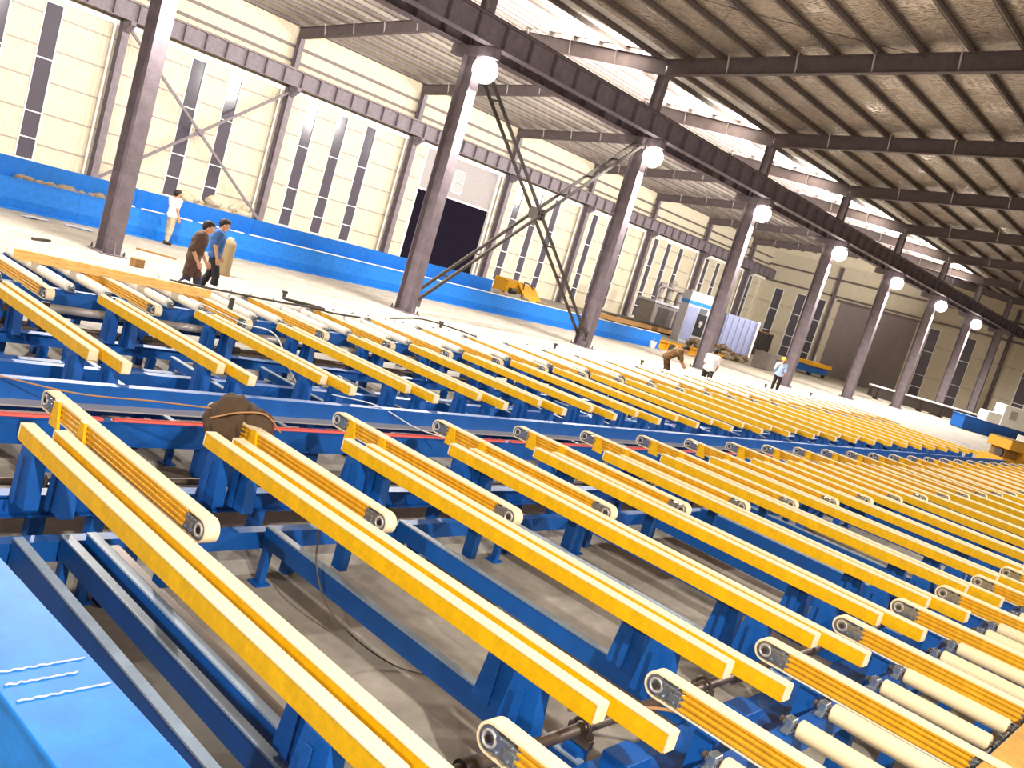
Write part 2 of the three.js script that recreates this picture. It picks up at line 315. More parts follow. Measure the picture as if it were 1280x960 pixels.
// columns
function hColumn(o, h, d, w, y0 = 0, z = 0) {
  mesh('web', B(.02, h, d - .05), M.column, o, [0, y0 + h / 2, z]);
  for (const s of [-1, 1]) mesh('flange', B(w, h, .026), M.column, o, [0, y0 + h / 2, z + s * (d / 2 - .013)]);
}
let colProto = null;
COLX.forEach((x, i) => {
  if (x < 0) return;
  const k = i - 1, label = k === 0 ? '' : `grey steel H column, ${ORD[k - 1]} of the middle row counted from the left`;
  if (k === 0) return;
  if (!colProto) {
    const o = colProto = thing('steel_column', label, 'column', [x, 0, ZC], 0, 'columns of the middle row');
    hColumn(o, 8.5, .62, .36, .03);
    mesh('base_plate', B(.62, .03, .86), M.column, o, [0, .015, 0]);
    for (const [dx, dz] of [[-.24, .37], [.24, .37], [-.24, -.37], [.24, -.37]]) mesh('anchor_bolt', join([cyl(.018, .12, 'y', 8), at(cyl(.03, .03, 'y', 6), 0, -.01, 0)]), M.darkSteel, o, [dx, .08, dz]);
    for (const s of [-1, 1]) mesh('base_gusset', extrudeX([[0, 0], [s * .11, 0], [s * .02, .28], [0, .28]], .02), M.column, o, [0, .03, s * .31]);
    mesh('bracket', B(.34, .3, 1.9), M.column, o, [0, 8.4, 0]);
    const u = mesh('upper_shaft', join([at(B(.02, 2.44, .36), 0, 0, 0), at(B(.3, 2.44, .024), 0, 0, .19), at(B(.3, 2.44, .024), 0, 0, -.19)]), M.column, o, [0, 9.77, 0]);
  } else copy(colProto, [x, 0, ZC], 0, label);
});
{
  let proto = null;
  COLX.forEach((x, i) => {
    if (x < 15) return; const n = i - 3;
    const label = `grey steel column against the window wall, ${ORD[n]} of that row counted from the left`;
    if (!proto) {
      const o = proto = thing('wall_column', label, 'column', [x, 0, ZW + .55], 0, 'columns of the window wall');
      hColumn(o, 8.2, .5, .36, .02); mesh('base_plate', B(.5, .02, .7), M.column, o, [0, .01, 0]);
      mesh('crane_bracket', extrudeX([[.24, 7.7], [.9, 8.1], [.9, 8.28], [.24, 8.28]], .26), M.column, o);
      mesh('upper_shaft', join([at(B(.02, 2.8, .34), 0, 0, 0), at(B(.3, 2.8, .024), 0, 0, .18), at(B(.3, 2.8, .024), 0, 0, -.18)]), M.column, o, [0, 9.62, -.15]);
      mesh('downpipe', cyl(.06, 8, 'y', 10), M.white, o, [-.34, 4, -.32]);
    } else copy(proto, [x, 0, ZW + .55], 0, label);
  });
}
// cross bracing: between two columns of the middle row (twin angles) and on the window wall
{
  const o = thing('cross_brace', 'dark X brace of twin steel angles between the second and third middle columns', 'brace', [0, 0, ZC]);
  const a = P * 2 + .2, b = P * 3 - .2, lo = .45, hi = 8.3;
  for (const s of [-1, 1]) { mesh('brace_bar', barBetween([a, lo, s * .22], [b, hi, s * .22], .07, .1), M.darkSteel, o); mesh('brace_bar', barBetween([a, hi, s * .22], [b, lo, s * .22], .07, .1), M.darkSteel, o); }
  mesh('gusset_plate', B(.42, .4, .46), M.darkSteel, o, [(a + b) / 2, (lo + hi) / 2, 0]);
  for (const [x, y] of [[a, lo], [b, lo], [a, hi], [b, hi]]) mesh('end_plate', B(.4, .4, .03), M.column, o, [x, y, .22]);
  for (let k = 1; k < 8; k++) if (k !== 4) for (const y of [lo + (hi - lo) * k / 8, hi - (hi - lo) * k / 8]) mesh('batten', B(.06, .06, .44), M.darkSteel, o, [a + (b - a) * k / 8, y, 0]);
}
for (const [j, label] of [[2, 'thin grey X brace in front of the windows behind the leftmost tall column']]) {
  const o = thing('wall_brace', label, 'brace', [0, 0, ZW + .62]); const a = P * j + .2, b = P * (j + 1) - .2;
  mesh('brace_bar', barBetween([a, .5, .12], [b, 7.9, .12], .09, .14), M.column, o); mesh('brace_bar', barBetween([a, 7.9, .22], [b, .5, .22], .09, .14), M.column, o);
  mesh('gusset_plate', B(.5, .4, .04), M.column, o, [(a + b) / 2, 4.2, .17]);
}

// flood lamps: the hall row looks down into the hall, a second, unseen row on the far runway beam lights the window wall and left roof
function lamp(x, y, z, dir, cd, label, group, pitch, cone, big) {
  const o = thing('flood_lamp', label, 'lamp', [x, y, z], 0, group);
  const head = new THREE.Group(); head.name = 'lamp_head'; head.rotation.x = dir * pitch; head.position.z = dir * .2; o.add(head);
  mesh('lamp_globe', new THREE.SphereGeometry(big ? .4 : .235, 28, 18), M.lampGlow, o, [0, -(big ? .34 : .2) * Math.sin(pitch), dir * (.2 + (big ? .34 : .2) * Math.cos(pitch))]).castShadow = false;  // big globes are oversized to imitate the glare round the lamps
  mesh('lamp_housing', new THREE.LatheGeometry([[.05, 0], [.13, .0], [.15, .06], [.25, .13], [.26, .15], [.24, .14], [.13, .07], [.0, .05]].map(p => new THREE.Vector2(...p)), 24), M.lampBody, head, [0, 0, -dir * .08]).rotation.x = dir * PI / 2;
  mesh('lamp_bracket', B(.06, .06, .2), M.lampBody, o, [0, 0, dir * .06]);
  const l = new THREE.SpotLight(LAMP_COLOR, cd, 0, cone, .35, 2); l.position.set(0, 0, dir * (big ? .8 : .2)); l.castShadow = true; l.shadow.radius = 8; l.shadow.mapSize.set(1024, 1024); l.name = 'lamp_light';
  const aim = new THREE.Object3D(); aim.name = 'lamp_aim'; aim.position.set(0, 0, dir * 2); head.add(l); head.add(aim); l.target = aim;
  return o;
}
COLX.forEach((x, i) => {
  if (x < 0 || x > 80) return;
  const n = i - 2;
  lamp(x, 8.2, ZC + .31, 1, LAMP_HALL, n === 0 ? 'flood lamp above the frame on the leftmost tall column' : `glaring white flood lamp on a middle column, ${ORD[n - 1]} counted from the left`, 'flood lamps on the middle columns', 1.2, 1.5, true);  // the leftmost ones are out of view and light the near left
  lamp(x, 9.62, ZC - .78, -1, LAMP_WALL_UNSEEN, `unseen flood lamp on the far runway beam lighting windows and left roof, ${ORD[n]} from the left`, 'unseen flood lamps facing the window wall', -.4, 1.25);
});
for (const x of [-9.7, 0, 19.4]) lamp(x, 7.9, ZF - .02, -1, LAMP_REAR_UNSEEN, `unseen flood lamp on the wall behind the camera lighting the tables, ${ORD[Math.round(x / 9.7) + 1]} along it`, 'unseen flood lamps on the rear wall', .75, 1.3);  // out of view, placed to light the bars and tables

// ───────────────────────── the cooling tables ─────────────────────────
const PX = 1.262, X0 = 2.22, NF = 26;                // pitch of the bar pairs, left edge of the first one, number of pairs
const TOP = .9;                                      // top of the pads
const XA = .6, XB = X0 + PX * NF;                    // the table's ends along the hall
// a padded bar: yellow tube, felt pad over its top and both ends, posts under it
function paddedBar(label, z0, z1, posts, group, y = TOP) {
  const L = z1 - z0, c = (z0 + z1) / 2, o = thing('padded_bar', label, 'support bar', [0, 0, 0], 0, group);
  mesh('tube', B(.08, .1, L - .016, .004), M.yellow, o, [0, y - .06, c]);
  const pad = [];
  const n = Math.max(1, Math.round(L / 1.25)); for (let i = 0; i < n; i++) pad.push(at(B(.084, .013, L / n - .002, .004), 0, y - .0055, z0 + L * (i + .5) / n));
  for (const [z, s] of [[z0, -1], [z1, 1]]) pad.push(at(B(.084, .1, .014, .004), 0, y - .05, z - s * .004));
  mesh('pad', join(pad), M.pad, o);
  for (const z of posts) {
    const p = mesh('post', extrudeX([[-.125, .44], [.125, .44], [.085, y - .11], [-.085, y - .11]], .09), M.blue, o, [0, 0, z]);
    mesh('post_flange', B(.006, y - .6, .05), M.blue, p, [-.075, .6, 0]);
    mesh('shim', B(.07, .012, .15), M.galv, p, [0, y - .116, 0]);
  }
  return o;
}
function stadium(L, H, t) {                          // a belt loop seen from the side, in [z, y]
  const s = new THREE.Shape(), r = H / 2;
  const loop = (p, R, h) => { p.moveTo(-L / 2 + r, h); p.lineTo(L / 2 - r, h); p.absarc(L / 2 - r, 0, R, PI / 2, -PI / 2, true); p.lineTo(-L / 2 + r, -h); p.absarc(-L / 2 + r, 0, R, -PI / 2, PI / 2, true); };
  loop(s, r, r); const hole = new THREE.Path(); loop(hole, r - t, r - t); s.holes.push(hole);
  return s;
}
function beltConveyor(label, z0, z1, y, group, brackets = [], legs = []) {
  const L = z1 - z0, c = (z0 + z1) / 2, H = .135, w = .082, o = thing('belt_conveyor', label, 'conveyor', [0, 0, 0], 0, group);
  const g = new THREE.ExtrudeGeometry(stadium(L, H, .011), { depth: w, bevelEnabled: true, bevelSize: .003, bevelThickness: .003, bevelSegments: 2, curveSegments: 14 }); g.translate(0, 0, -w / 2); g.rotateY(PI / 2);
  const cy = y - H / 2;
  mesh('belt', uvBox(g), M.belt, o, [0, cy, c]);
  const pr = []; const pl = L - .42;
  pr.push(at(B(.07, H - .03, pl), 0, 0, 0));
  for (const yy of [-.046, -.012, .022, .05]) pr.push(at(B(.088, .017, pl, .004), 0, yy, 0));
  mesh('profile', join(pr), M.profile, o, [0, cy, c]);
  for (const s of [-1, 1]) {
    const e = mesh('end_bracket', join([at(B(.082, .086, .14, .008), 0, -.006, 0), at(B(.092, .05, .07, .006), 0, -.012, -s * .02), ...[[-.045, .03], [-.045, -.035], [.02, .03], [.02, -.035]].flatMap(([zz, yy]) => [at(cyl(.011, .104, 'x', 6), 0, yy, zz)])]), M.zinc, o, [0, cy, c + s * (L / 2 - .16)]);
    const p = mesh('pulley', cyl(.052, .086, 'x', 24), M.zinc, o, [0, cy, c + s * (L / 2 - H / 2)]);
    for (const q of [-1, 1]) { mesh('bearing_ring', new THREE.TorusGeometry(.034, .007, 8, 20), M.galv, p, [q * .044, 0, 0]).rotation.y = PI / 2; mesh('axle', cyl(.017, .1, 'x', 12), M.darkSteel, p); }
  }
  for (const z of brackets) mesh('yellow_bracket', extrudeX([[-.05, -.07], [.1, -.07], [.07, .0], [.04, .11], [-.02, .11]], .02), M.yellow, o, [-.055, cy - .04, z]);
  for (const z of legs) mesh('stand', join([at(B(.06, y - H - .42, .1), 0, (y - H + .42) / 2, 0), at(B(.1, .012, .16), 0, y - H - .006, 0)]), M.blue, o, [0, 0, z]);
  return o;
}
const protoBy = {};
function repeat(key, k, build, label, x) {
  if (!protoBy[key]) { const o = protoBy[key] = build(label); o.position.x = x; return o; }
  return copy(protoBy[key], [x, 0, 0], 0, label);
}
for (let k = 0; k < NF; k++) {
  const x = X0 + PX * k;
  repeat('fa', k, l => paddedBar(l, -5.63, -1.905, [-5.44, -2.32], 'padded bars of the front table'), `long yellow bar with cream pad, front table, left bar of the ${ORD[k]} pair`, x + .04);
  repeat('fb', k, l => paddedBar(l, -5.515, -1.605, [-5.3, -2.62], 'padded bars of the front table'), `long yellow bar with cream pad, front table, right bar of the ${ORD[k]} pair`, x + .198);
  repeat('fbelt', k, l => beltConveyor(l, -6.27, -3.93, .95, 'inner belt conveyors of the front table', [-5.98, -5.55], [-5.72, -4.3]), `narrow cream belt conveyor between front and back tables, ${ORD[k]} of its row from the left`, x + .395);
  repeat('nbelt', k, l => beltConveyor(l, -2.0, -.5, .95, 'belt conveyors between the front rollers', [], [-1.62, -.9]), `narrow cream belt conveyor between front rollers, ${ORD[k]} of its row from the left`, x + .585);
}
for (let k = 1; k < NF - 1; k++) {
  const x = X0 + .02 + PX * k, n = k - 1;
  repeat('ba', k, l => paddedBar(l, -10.68, -7.78, [-10.3, -8.1], 'padded bars of the back table'), `short yellow bar with cream pad, back table, left bar of the ${ORD[n]} pair`, x + .04);
  repeat('bb', k, l => paddedBar(l, -10.55, -7.43, [-10.1, -7.72], 'padded bars of the back table'), `short yellow bar with cream pad, back table, right bar of the ${ORD[n]} pair`, x + .19);
  repeat('bbelt', k, l => beltConveyor(l, -12.6, -10.25, .94, 'belt conveyors of the back roller line', [], [-11.9, -10.6]), `narrow cream belt conveyor between back rollers, ${ORD[n]} of its row from the left`, x + .56);
}
// roller conveyors: rollers, bearings, frames
function rollerConveyor(name, label, z0, z1, yTop, list, rr, mat) {
  const o = thing(name, label, 'roller conveyor'); const L = z1 - z0, c = (z0 + z1) / 2;
  const gR = join([cyl(rr, L, 'z', 24), at(cyl(rr - .006, L + .012, 'z', 24))]), gS = cyl(.018, L + .22, 'z', 10), gB = join([at(B(.07, .07, .045, .008)), at(B(.13, .02, .045, .004), 0, -.035, 0), at(cyl(.03, .06, 'z', 14))]);
  for (const x of list) {
    const r = mesh('roller', gR, mat, o, [x, yTop - rr, c]); mesh('shaft', gS, M.pipe, r);
    for (const z of [-L / 2 - .055, L / 2 + .055]) mesh('bearing', gB, M.zinc, r, [0, 0, z]);
  }
  return o;
}
{
  const list = []; for (let k = -1; k < NF; k++) for (const d of [.25, .675, 1.07]) list.push(X0 + PX * k + d);
  const o = rollerConveyor('roller_conveyor', 'front conveyor of cream rollers beside a yellow rail at the lower right', -1.36, -.74, .915, list.filter(x => x > .7), .052, M.roller);
  const Lx = XB - XA + .5, cx = (XA + XB) / 2;
  for (const z of [-1.42, -.68]) mesh('side_channel', B(Lx, .14, .09), M.blue, o, [cx, .745, z]);
  mesh('yellow_rail', B(Lx, .07, .24, .008), M.yellowRail, o, [cx, .9, -.55]);
  for (let k = 0; k < NF; k++) for (const z of [-1.42, -.68]) mesh('leg', B(.09, .68, .09), M.blue, o, [X0 + PX * k + .86, .34, z]);
}
{
  const list = []; for (let k = 1; k < NF - 1; k++) for (const d of [.23, .68, 1.05]) list.push(X0 + .02 + PX * k + d);
  list.push(X0 + PX - .2); 
  const o = rollerConveyor('roller_conveyor', 'back conveyor of white rollers behind the shorter yellow bars', -13.05, -11.0, .925, list, .062, M.rollerWhite);
  const xa = X0 + PX - .5, xb = X0 + PX * (NF - 1), Lx = xb - xa, cx = (xa + xb) / 2;
  for (const z of [-11.05, -13.1]) mesh('side_channel', B(Lx, .34, .08), M.blue, o, [cx, .65, z]);
  for (let k = 1; k < NF - 1; k++) for (const z of [-11.05, -13.1]) mesh('leg', B(.1, .58, .1), M.blue, o, [X0 + PX * k + .86, .29, z]);
  mesh('stop_post', B(.05, .55, .05), M.darkSteel, o, [6.66, .82, -10.93]);
  for (let k = 5; k < NF - 1; k += 3) mesh('sensor_post', join([at(B(.04, .16, .04), 0, .12, 0), at(B(.07, .05, .07), 0, .2, 0)]), M.darkSteel, o, [X0 + PX * k + .4, .82, -13.1]);
}
// long members along the hall
function longBeam(name, label, parts, extra) {
  const o = thing(name, label, 'steel beam'); const L = XB - XA + .4, cx = (XA + XB) / 2;
  for (const [n, h, d, y, z, m] of parts) mesh(n, B(L, h, d), m, o, [cx, y, z]);
  for (let k = 0; k < NF; k += 1) if (extra) extra(o, X0 + PX * k, k);
  return o;
}
longBeam('channel_girder', 'blue steel channel girder along the gap between front and back tables', [['web', .17, .012, .67, -7.14, M.blue], ['top_flange', .012, .09, .75, -7.185, M.blue], ['bottom_flange', .012, .16, .588, -7.06, M.galv]],  // bottom flange coloured pale to imitate the light it catches
  (o, x, k) => { if (k % 2 === 0) mesh('leg', B(.14, .58, .12), M.blue, o, [x + .9, .29, -7.16]); });
{
  const o = thing('cable_duct', 'salmon red strip of cable duct running under the blue girder', 'cable duct'); const seg = 2.52;
  for (let i = 0; i < 12; i++) mesh('duct_length', B(seg - .09, .022, .06, .004), M.red, o, [XA + .3 + seg * (i + .5), .512, -7.0]);
}
longBeam('lower_girder', 'lower blue girder beneath the red strip, between the two tables', [['web', .2, .012, .385, -7.0, M.blue], ['top_flange', .012, .12, .49, -7.04, M.blue], ['bottom_flange', .012, .12, .285, -7.04, M.blue]],
  (o, x, k) => { if (k % 2) mesh('leg', B(.12, .28, .1), M.blue, o, [x + .9, .14, -7.05]); });
longBeam('cross_girder', 'blue cross girder under the far ends of the front yellow bars', [['web', .13, .014, .365, -5.62, M.blue], ['top_flange', .012, .12, .436, -5.62, M.blue], ['bottom_flange', .012, .12, .294, -5.62, M.blue]],
  (o, x, k) => { mesh('leg', B(.09, .29, .09), M.blue, o, [x + .6, .145, -5.62]); });
longBeam('cross_girder', 'second blue cross girder, just in front of the far ends of the front bars', [['box', .13, .1, .3, -5.08, M.blue]], (o, x, k) => { mesh('leg', B(.08, .24, .08), M.blue, o, [x + .6, .12, -5.08]); });
longBeam('cross_girder', 'blue box girder with flat top plates under the near ends of the front bars', [['box', .1, .22, .39, -1.93, M.blue]], (o, x, k) => { mesh('leg', B(.09, .34, .09), M.blue, o, [x + .62, .17, -1.93]); mesh('top_plate', B(.5, .02, .3, .004), M.blue, o, [x + .55, .45, -1.75]); mesh('top_block', B(.22, .1, .16, .006), M.blue, o, [x + .42, .5, -1.9]); });
longBeam('cross_girder', 'blue cross girder under the near ends of the back bars', [['web', .13, .014, .365, -7.78, M.blue], ['top_flange', .012, .14, .436, -7.78, M.blue]], (o, x, k) => { mesh('leg', B(.09, .3, .09), M.blue, o, [x + .6, .15, -7.78]); });
longBeam('cross_girder', 'blue cross girder under the far ends of the back bars', [['web', .13, .014, .365, -10.2, M.blue], ['top_flange', .012, .14, .436, -10.2, M.blue]], (o, x, k) => { mesh('leg', B(.09, .3, .09), M.blue, o, [x + .6, .15, -10.2]); });
for (const [z, y, h, l] of [[-8.45, .3, .16, 'blue box girder deep under the back bars, the nearest of three'], [-9.05, .4, .14, 'blue box girder deep under the back bars, the middle one of three'], [-9.7, .27, .2, 'blue box girder deep under the back bars, the farthest of three']])
  longBeam('cross_girder', l, [['box', h, .12, y - h / 2, z, M.blue]], (o, x) => mesh('leg', B(.1, y - h, .1), M.blue, o, [x + .5, (y - h) / 2, z]));
// drive shafts with their bearing blocks
function driveShaft(label, y, z, r, mat) {
  const o = thing('drive_shaft', label, 'shaft'); const L = XB - XA, cx = (XA + XB) / 2;
  mesh('tube', cyl(r, L, 'x', 18), mat, o, [cx, y, z]);
  const gC = new THREE.TorusGeometry(r + .02, .012, 8, 20, PI), gBlk = join([at(B(.05, .05, .16, .006)), at(B(.03, .07, .03), 0, .02, .06), at(B(.03, .07, .03), 0, .02, -.06)]);
  for (let k = 0; k < NF; k++) {
    const x = X0 + PX * k + .33;
    const b = mesh('bearing_block', gBlk, M.pipe, o, [x, y - r - .02, z]); const u = mesh('u_bolt', gC, M.pipe, b, [0, r + .02, 0]); u.rotation.y = PI / 2;
    mesh('coupling', cyl(r + .018, .1, 'x', 16), M.darkSteel, o, [x + .42, y, z]);
    mesh('stand', B(.1, y - r - .05, .1), M.blue, o, [x, (y - r - .05) / 2, z]);
  }
  return o;
}
driveShaft('brown grey drive shaft under the near ends of the front bars', .56, -2.14, .032, M.pipe);
driveShaft('grey drive shaft under the far ends of the front bars', .4, -5.9, .026, M.pipe);
driveShaft('grey drive shaft in front of the back roller conveyor', .62, -10.82, .05, M.galv);
driveShaft('lower grey drive shaft in front of the back roller conveyor', .42, -10.7, .03, M.pipe);
// low rails across the tables, one per bar pair
function lowRail(label, z0, z1, y, h, group, mat = M.blue) {
  const o = thing('low_rail', label, 'steel beam', [0, 0, 0], 0, group); const L = z1 - z0, c = (z0 + z1) / 2;
  mesh('web', B(.05, h - .012, L), mat, o, [0, y - h / 2 - .006, c]); mesh('top_flange', B(.056, .012, L), mat === M.navy ? M.pipe : M.wornTop, o, [0, y - .006, c]);
  for (const z of [z0 + .05, z1 - .05]) mesh('foot', join([at(B(.05, y - h, .06), 0, (y - h) / 2, 0), at(B(.12, .014, .12), 0, .007, 0)]), mat, o, [0, 0, z]);
  return o;
}
for (let k = 0; k < NF; k++) {
  repeat('lr', k, l => lowRail(l, -5.0, -2.06, .43, .15, 'low rails under the front table'), `low blue rail on the floor under the ${ORD[k]} pair of front bars from the left`, X0 + PX * k + .285);
  if (k > 0 && k < NF - 1) repeat('blr', k, l => lowRail(l, -10.0, -7.3, .4, .11, 'low rails under the back table'), `low blue rail on the floor under the ${ORD[k - 1]} pair of back bars from the left`, X0 + PX * k + .75);
}
{
  const a = lowRail('low blue rail nearest the bright blue plate at the lower left', -5.0, -1.6, .42, .16); a.position.x = X0 - .13;
  const b = lowRail('low blue rail lying between the bright blue plate and the shade-dark blue rail', -5.0, -1.5, .42, .14); b.position.x = X0 + .14;
  const c = lowRail('wide blue rail, coloured dark for shade, lying under the first pair of front bars', -4.95, -1.5, .36, .17, undefined, M.navy); c.position.x = X0 + .42;
  tag(mesh('floor_strip', B(.05, .05, 3.2, .004), M.galv, scene, [X0 + .72, .025, -4.1]), 'pale thin steel strip lying on the floor under the first bars', 'strip');
}
// bright blue plate close to the camera
{
  const o = thing('blue_housing', 'bright blue welded steel housing at the lower left corner', 'machine housing', [1.335, 0, -3.1], .046);
  mesh('top_plate', B(.35, .02, 3.1, .006), M.blueBright, o, [0, .94, 0]);
  mesh('side_plate', B(.012, .5, 3.06), M.blueBright, o, [-.16, .68, 0]); mesh('side_plate', B(.012, .5, 3.06), M.blueBright, o, [.16, .68, 0]);
  for (const z of [-1.2, .3, 1.3]) mesh('leg', B(.12, .44, .12), M.blue, o, [0, .22, z]);
  mesh('edge_angle', join([at(B(.05, .008, 3.0), 0, 0, 0), at(B(.008, .05, 3.0), -.022, -.022, 0)]), M.galv, o, [.19, .86, 0]);
  for (const [z, w] of [[.28, .3], [.36, .24], [.46, .31]]) { const pts = []; for (let i = 0; i <= 14; i++) pts.push([-.15 + w * i / 14,   .951 + .001 * Math.sin(i * 2.1), z + .004 * Math.sin(i * 2.9 + w * 9)]); mesh('weld_seam', tube(pts, .0045, 40, 5), M.cabinet, o); }
}
// cloth bundle over the nose of the second inner belt
{
  const o = thing('cloth_bundle', 'dark brown cloth bundle heaped over the nose of a belt conveyor', 'cloth', [X0 + PX + .41, .93, -5.9]);
  const blob = (rx, ry, rz, s) => { const g = new THREE.SphereGeometry(1, 40, 24), p = g.attributes.position; for (let i = 0; i < p.count; i++) { const x = p.getX(i), y = p.getY(i), z = p.getZ(i); const f = 1 + .28 * fbm(x * 1.5 + s, y * 1.5 + z * 1.3, 4, 0, s) + .05 * Math.sin(9 * (x + z * .7 + .4 * fbm(x * 2, y * 2, 2, 0, s))); p.setXYZ(i, x * rx * f, Math.max(y, -.85) * ry * f, z * rz * f); } g.computeVertexNormals(); return g; };
  mesh('fold', blob(.21, .2, .2, 1), M.sack, o, [-.02, -.02, -.02]); mesh('fold', blob(.15, .16, .15, 4), M.sack, o, [.08, -.03, .14]); mesh('fold', blob(.13, .12, .15, 8), M.sack, o, [-.15, -.08, .06]);
  mesh('string', tube([[-.3, .02, .1], [-.12, .1, .18], [.06, .12, .26], [.2, .0, .3]], .007, 24, 5), M.hose, o);
}
// timber laid across the back rollers
{
  const o = thing('timber_plank', 'long bare timber plank laid across the back rollers at the left', 'plank', [5.5, .915, -11.9], -.245);
  mesh('board', B(2.5, .13, .06, .004), M.wood, o, [0, .065, 0]);
}
// ropes, wires and hoses
function cable(label, pts, r, mat, cat = 'cable') { const m = mesh(cat === 'rope' ? 'rope' : 'cable', tube(pts, r, 60, 6), mat); tag(m, label, cat); return m; }
cable('tan hose lying across the shaft and girder at the lower right', [[3.9, .55, -2.3], [4.4, .6, -2.05], [5.0, .52, -1.72], [5.4, .47, -1.62], [5.9, .46, -1.6]], .011, M.hose);
cable('thin dark cable hanging beside the second pair of front bars', [[3.62, .79, -4.3], [3.6, .5, -4.2], [3.75, .2, -4.1], [4.0, .02, -3.7], [4.3, .02, -3.4]], .006, M.cableDark);
cable('white wire draped over the second pair of back bars', [[6.15, .96, -11.1], [6.3, .93, -10.7], [6.5, .88, -10.3], [6.55, .93, -9.6], [6.45, .6, -8.9], [6.6, .35, -8.5], [6.9, .38, -8.3]], .009, M.cableWhite);
cable('white wire running over the blue girder behind the belt noses', [[6.0, .77, -7.5], [6.4, .77, -7.2], [6.9, .6, -6.98], [7.5, .55, -6.7]], .007, M.cableWhite);
cable('dark loop of hose lying on the back rollers near the left', [[6.6, .94, -12.6], [7.6, .95, -12.4], [8.4, .97, -12.2], [9.0, 1.02, -12.0], [8.5, 1.0, -12.5], [9.2, .95, -12.2], [10.0, .94, -12.3]], .018, M.cableDark);
cable('dark loop of cable on the far back rollers', [[11.2, .94, -12.9], [11.9, 1.05, -12.8], [12.5, 1.03, -12.4], [13.2, .94, -12.5]], .016, M.cableDark);
cable('thin tan rope stretched in front of the dark cloth bundle', [[2.5, .78, -7.15], [3.0, .8, -6.7], [3.4, .9, -6.3], [3.7, .98, -5.95]], .007, M.hose, 'rope');

// ───────────────────────── things on the hall floor ─────────────────────────
// the long blue trough along the window side
{
  const o = thing('blue_trough', 'long bright blue steel trough on the floor along the window side', 'trough'); const xa = -12, xb = 43.2, xu = 29.6;
  const prof = (x0, x1, pts) => { const g = extrudeX(pts, x1 - x0); g.translate((x0 + x1) / 2, 0, 0); return g; };
  for (let x = xa; x < xb - .1; x += 4.6) { const x1 = Math.min(x + 4.6, xb); mesh('lower_panel', prof(x + .004, x1 - .004, [[-27.2, 0], [-27.17, .3], [-27.22, .84], [-27.3, .84], [-27.28, 0]]), M.blueTank, o); }
  for (let x = xa; x < xu - .1; x += 4.16) { const x1 = Math.min(x + 4.16, xu), t = 1.36 + .03 * rnd(); mesh('upper_panel', prof(x + .004, x1 - .004, [[-28.0, 0], [-28.0, t], [-28.1, t], [-28.1, 0]]), M.blueTank, o); }
  for (let i = 0, x = 11.9; x < xb; x += (i < 5 ? .95 : 2.4), i++) { const L = i < 5 ? .72 : 2.38; if (x + L > xb + .2) break; mesh('rim_strip', B(L, .035, .12, .006), M.white, o, [x + L / 2, .858 + .008 * (rnd() - .5), -27.26]); }  // white strips stand for light caught along the blue lip
  mesh('rim_strip', B(24, .03, .1), M.blueTank, o, [.0, .855, -27.26]);
  mesh('trough_floor', B(xb - xa, .04, .8), M.blueTank, o, [(xa + xb) / 2, .55, -27.65]);
  for (const x of [xa, xb]) mesh('end_panel', B(.05, .84, .9), M.blueTank, o, [x, .42, -27.65]);
  mesh('floor_angle', B(xb - xa, .06, .08), M.blueTank, o, [(xa + xb) / 2, .03, -27.13]);
}
function lump(r, s, sq = .7) { const g = new THREE.IcosahedronGeometry(r, 3), p = g.attributes.position; for (let i = 0; i < p.count; i++) { const v = V(p.getX(i), p.getY(i), p.getZ(i)), f = 1 + .4 * fbm(v.x / r * 1.2 + s, v.y / r * 1.2, 3, 0, v.z / r + s); p.setXYZ(i, v.x * f, v.y * f * sq, v.z * f); } g.computeVertexNormals(); return g; }
{
  const heap = (label, spots, mat) => { const o = mesh('rubble', join(spots.map(([x, y, z, r], i) => at(lump(r, x + i), x, y, z))), mat); return tag(o, label, 'rubble', null, 'stuff'); };
  const lumps = []; for (let i = 0; i < 22; i++) lumps.push([9 + rnd() * 3.6, .78 + rnd() * .1, -27.45 - rnd() * .3, .09 + rnd() * .13]);
  for (let i = 0; i < 8; i++) lumps.push([29.8 + rnd() * 4, .75 + rnd() * .12, -27.7 - rnd() * .3, .12 + rnd() * .14]);
  heap('brown earth and rubble lying inside the long blue trough', lumps, M.rubble);
  const w = []; for (let i = 0; i < 16; i++) w.push([14.7 + rnd() * 2.3, 1.36 + rnd() * .32 * (1 - Math.abs(i - 8) / 9), -28.3 - rnd() * .35, .13 + rnd() * .14]); for (let i = 0; i < 8; i++) w.push([14.5 + i * .36, 1.2, -28.4, .3]); for (let i = 0; i < 9; i++) w.push([14.4 + i * .36, .8, -28.45, .33]); for (let i = 0; i < 9; i++) w.push([14.4 + i * .36, .2, -28.5, .4]);
  heap('pale heap of plaster lumps showing behind the blue trough', w, M.wallPlain);
  const r2 = []; for (let i = 0; i < 46; i++) r2.push([54.5 + rnd() * 6, .08 + rnd() * .75 * rnd(), -32.6 + rnd() * 3, .14 + rnd() * .3]);
  heap('brown and white rubble heap on the floor behind the workers', r2, M.rubble);
}
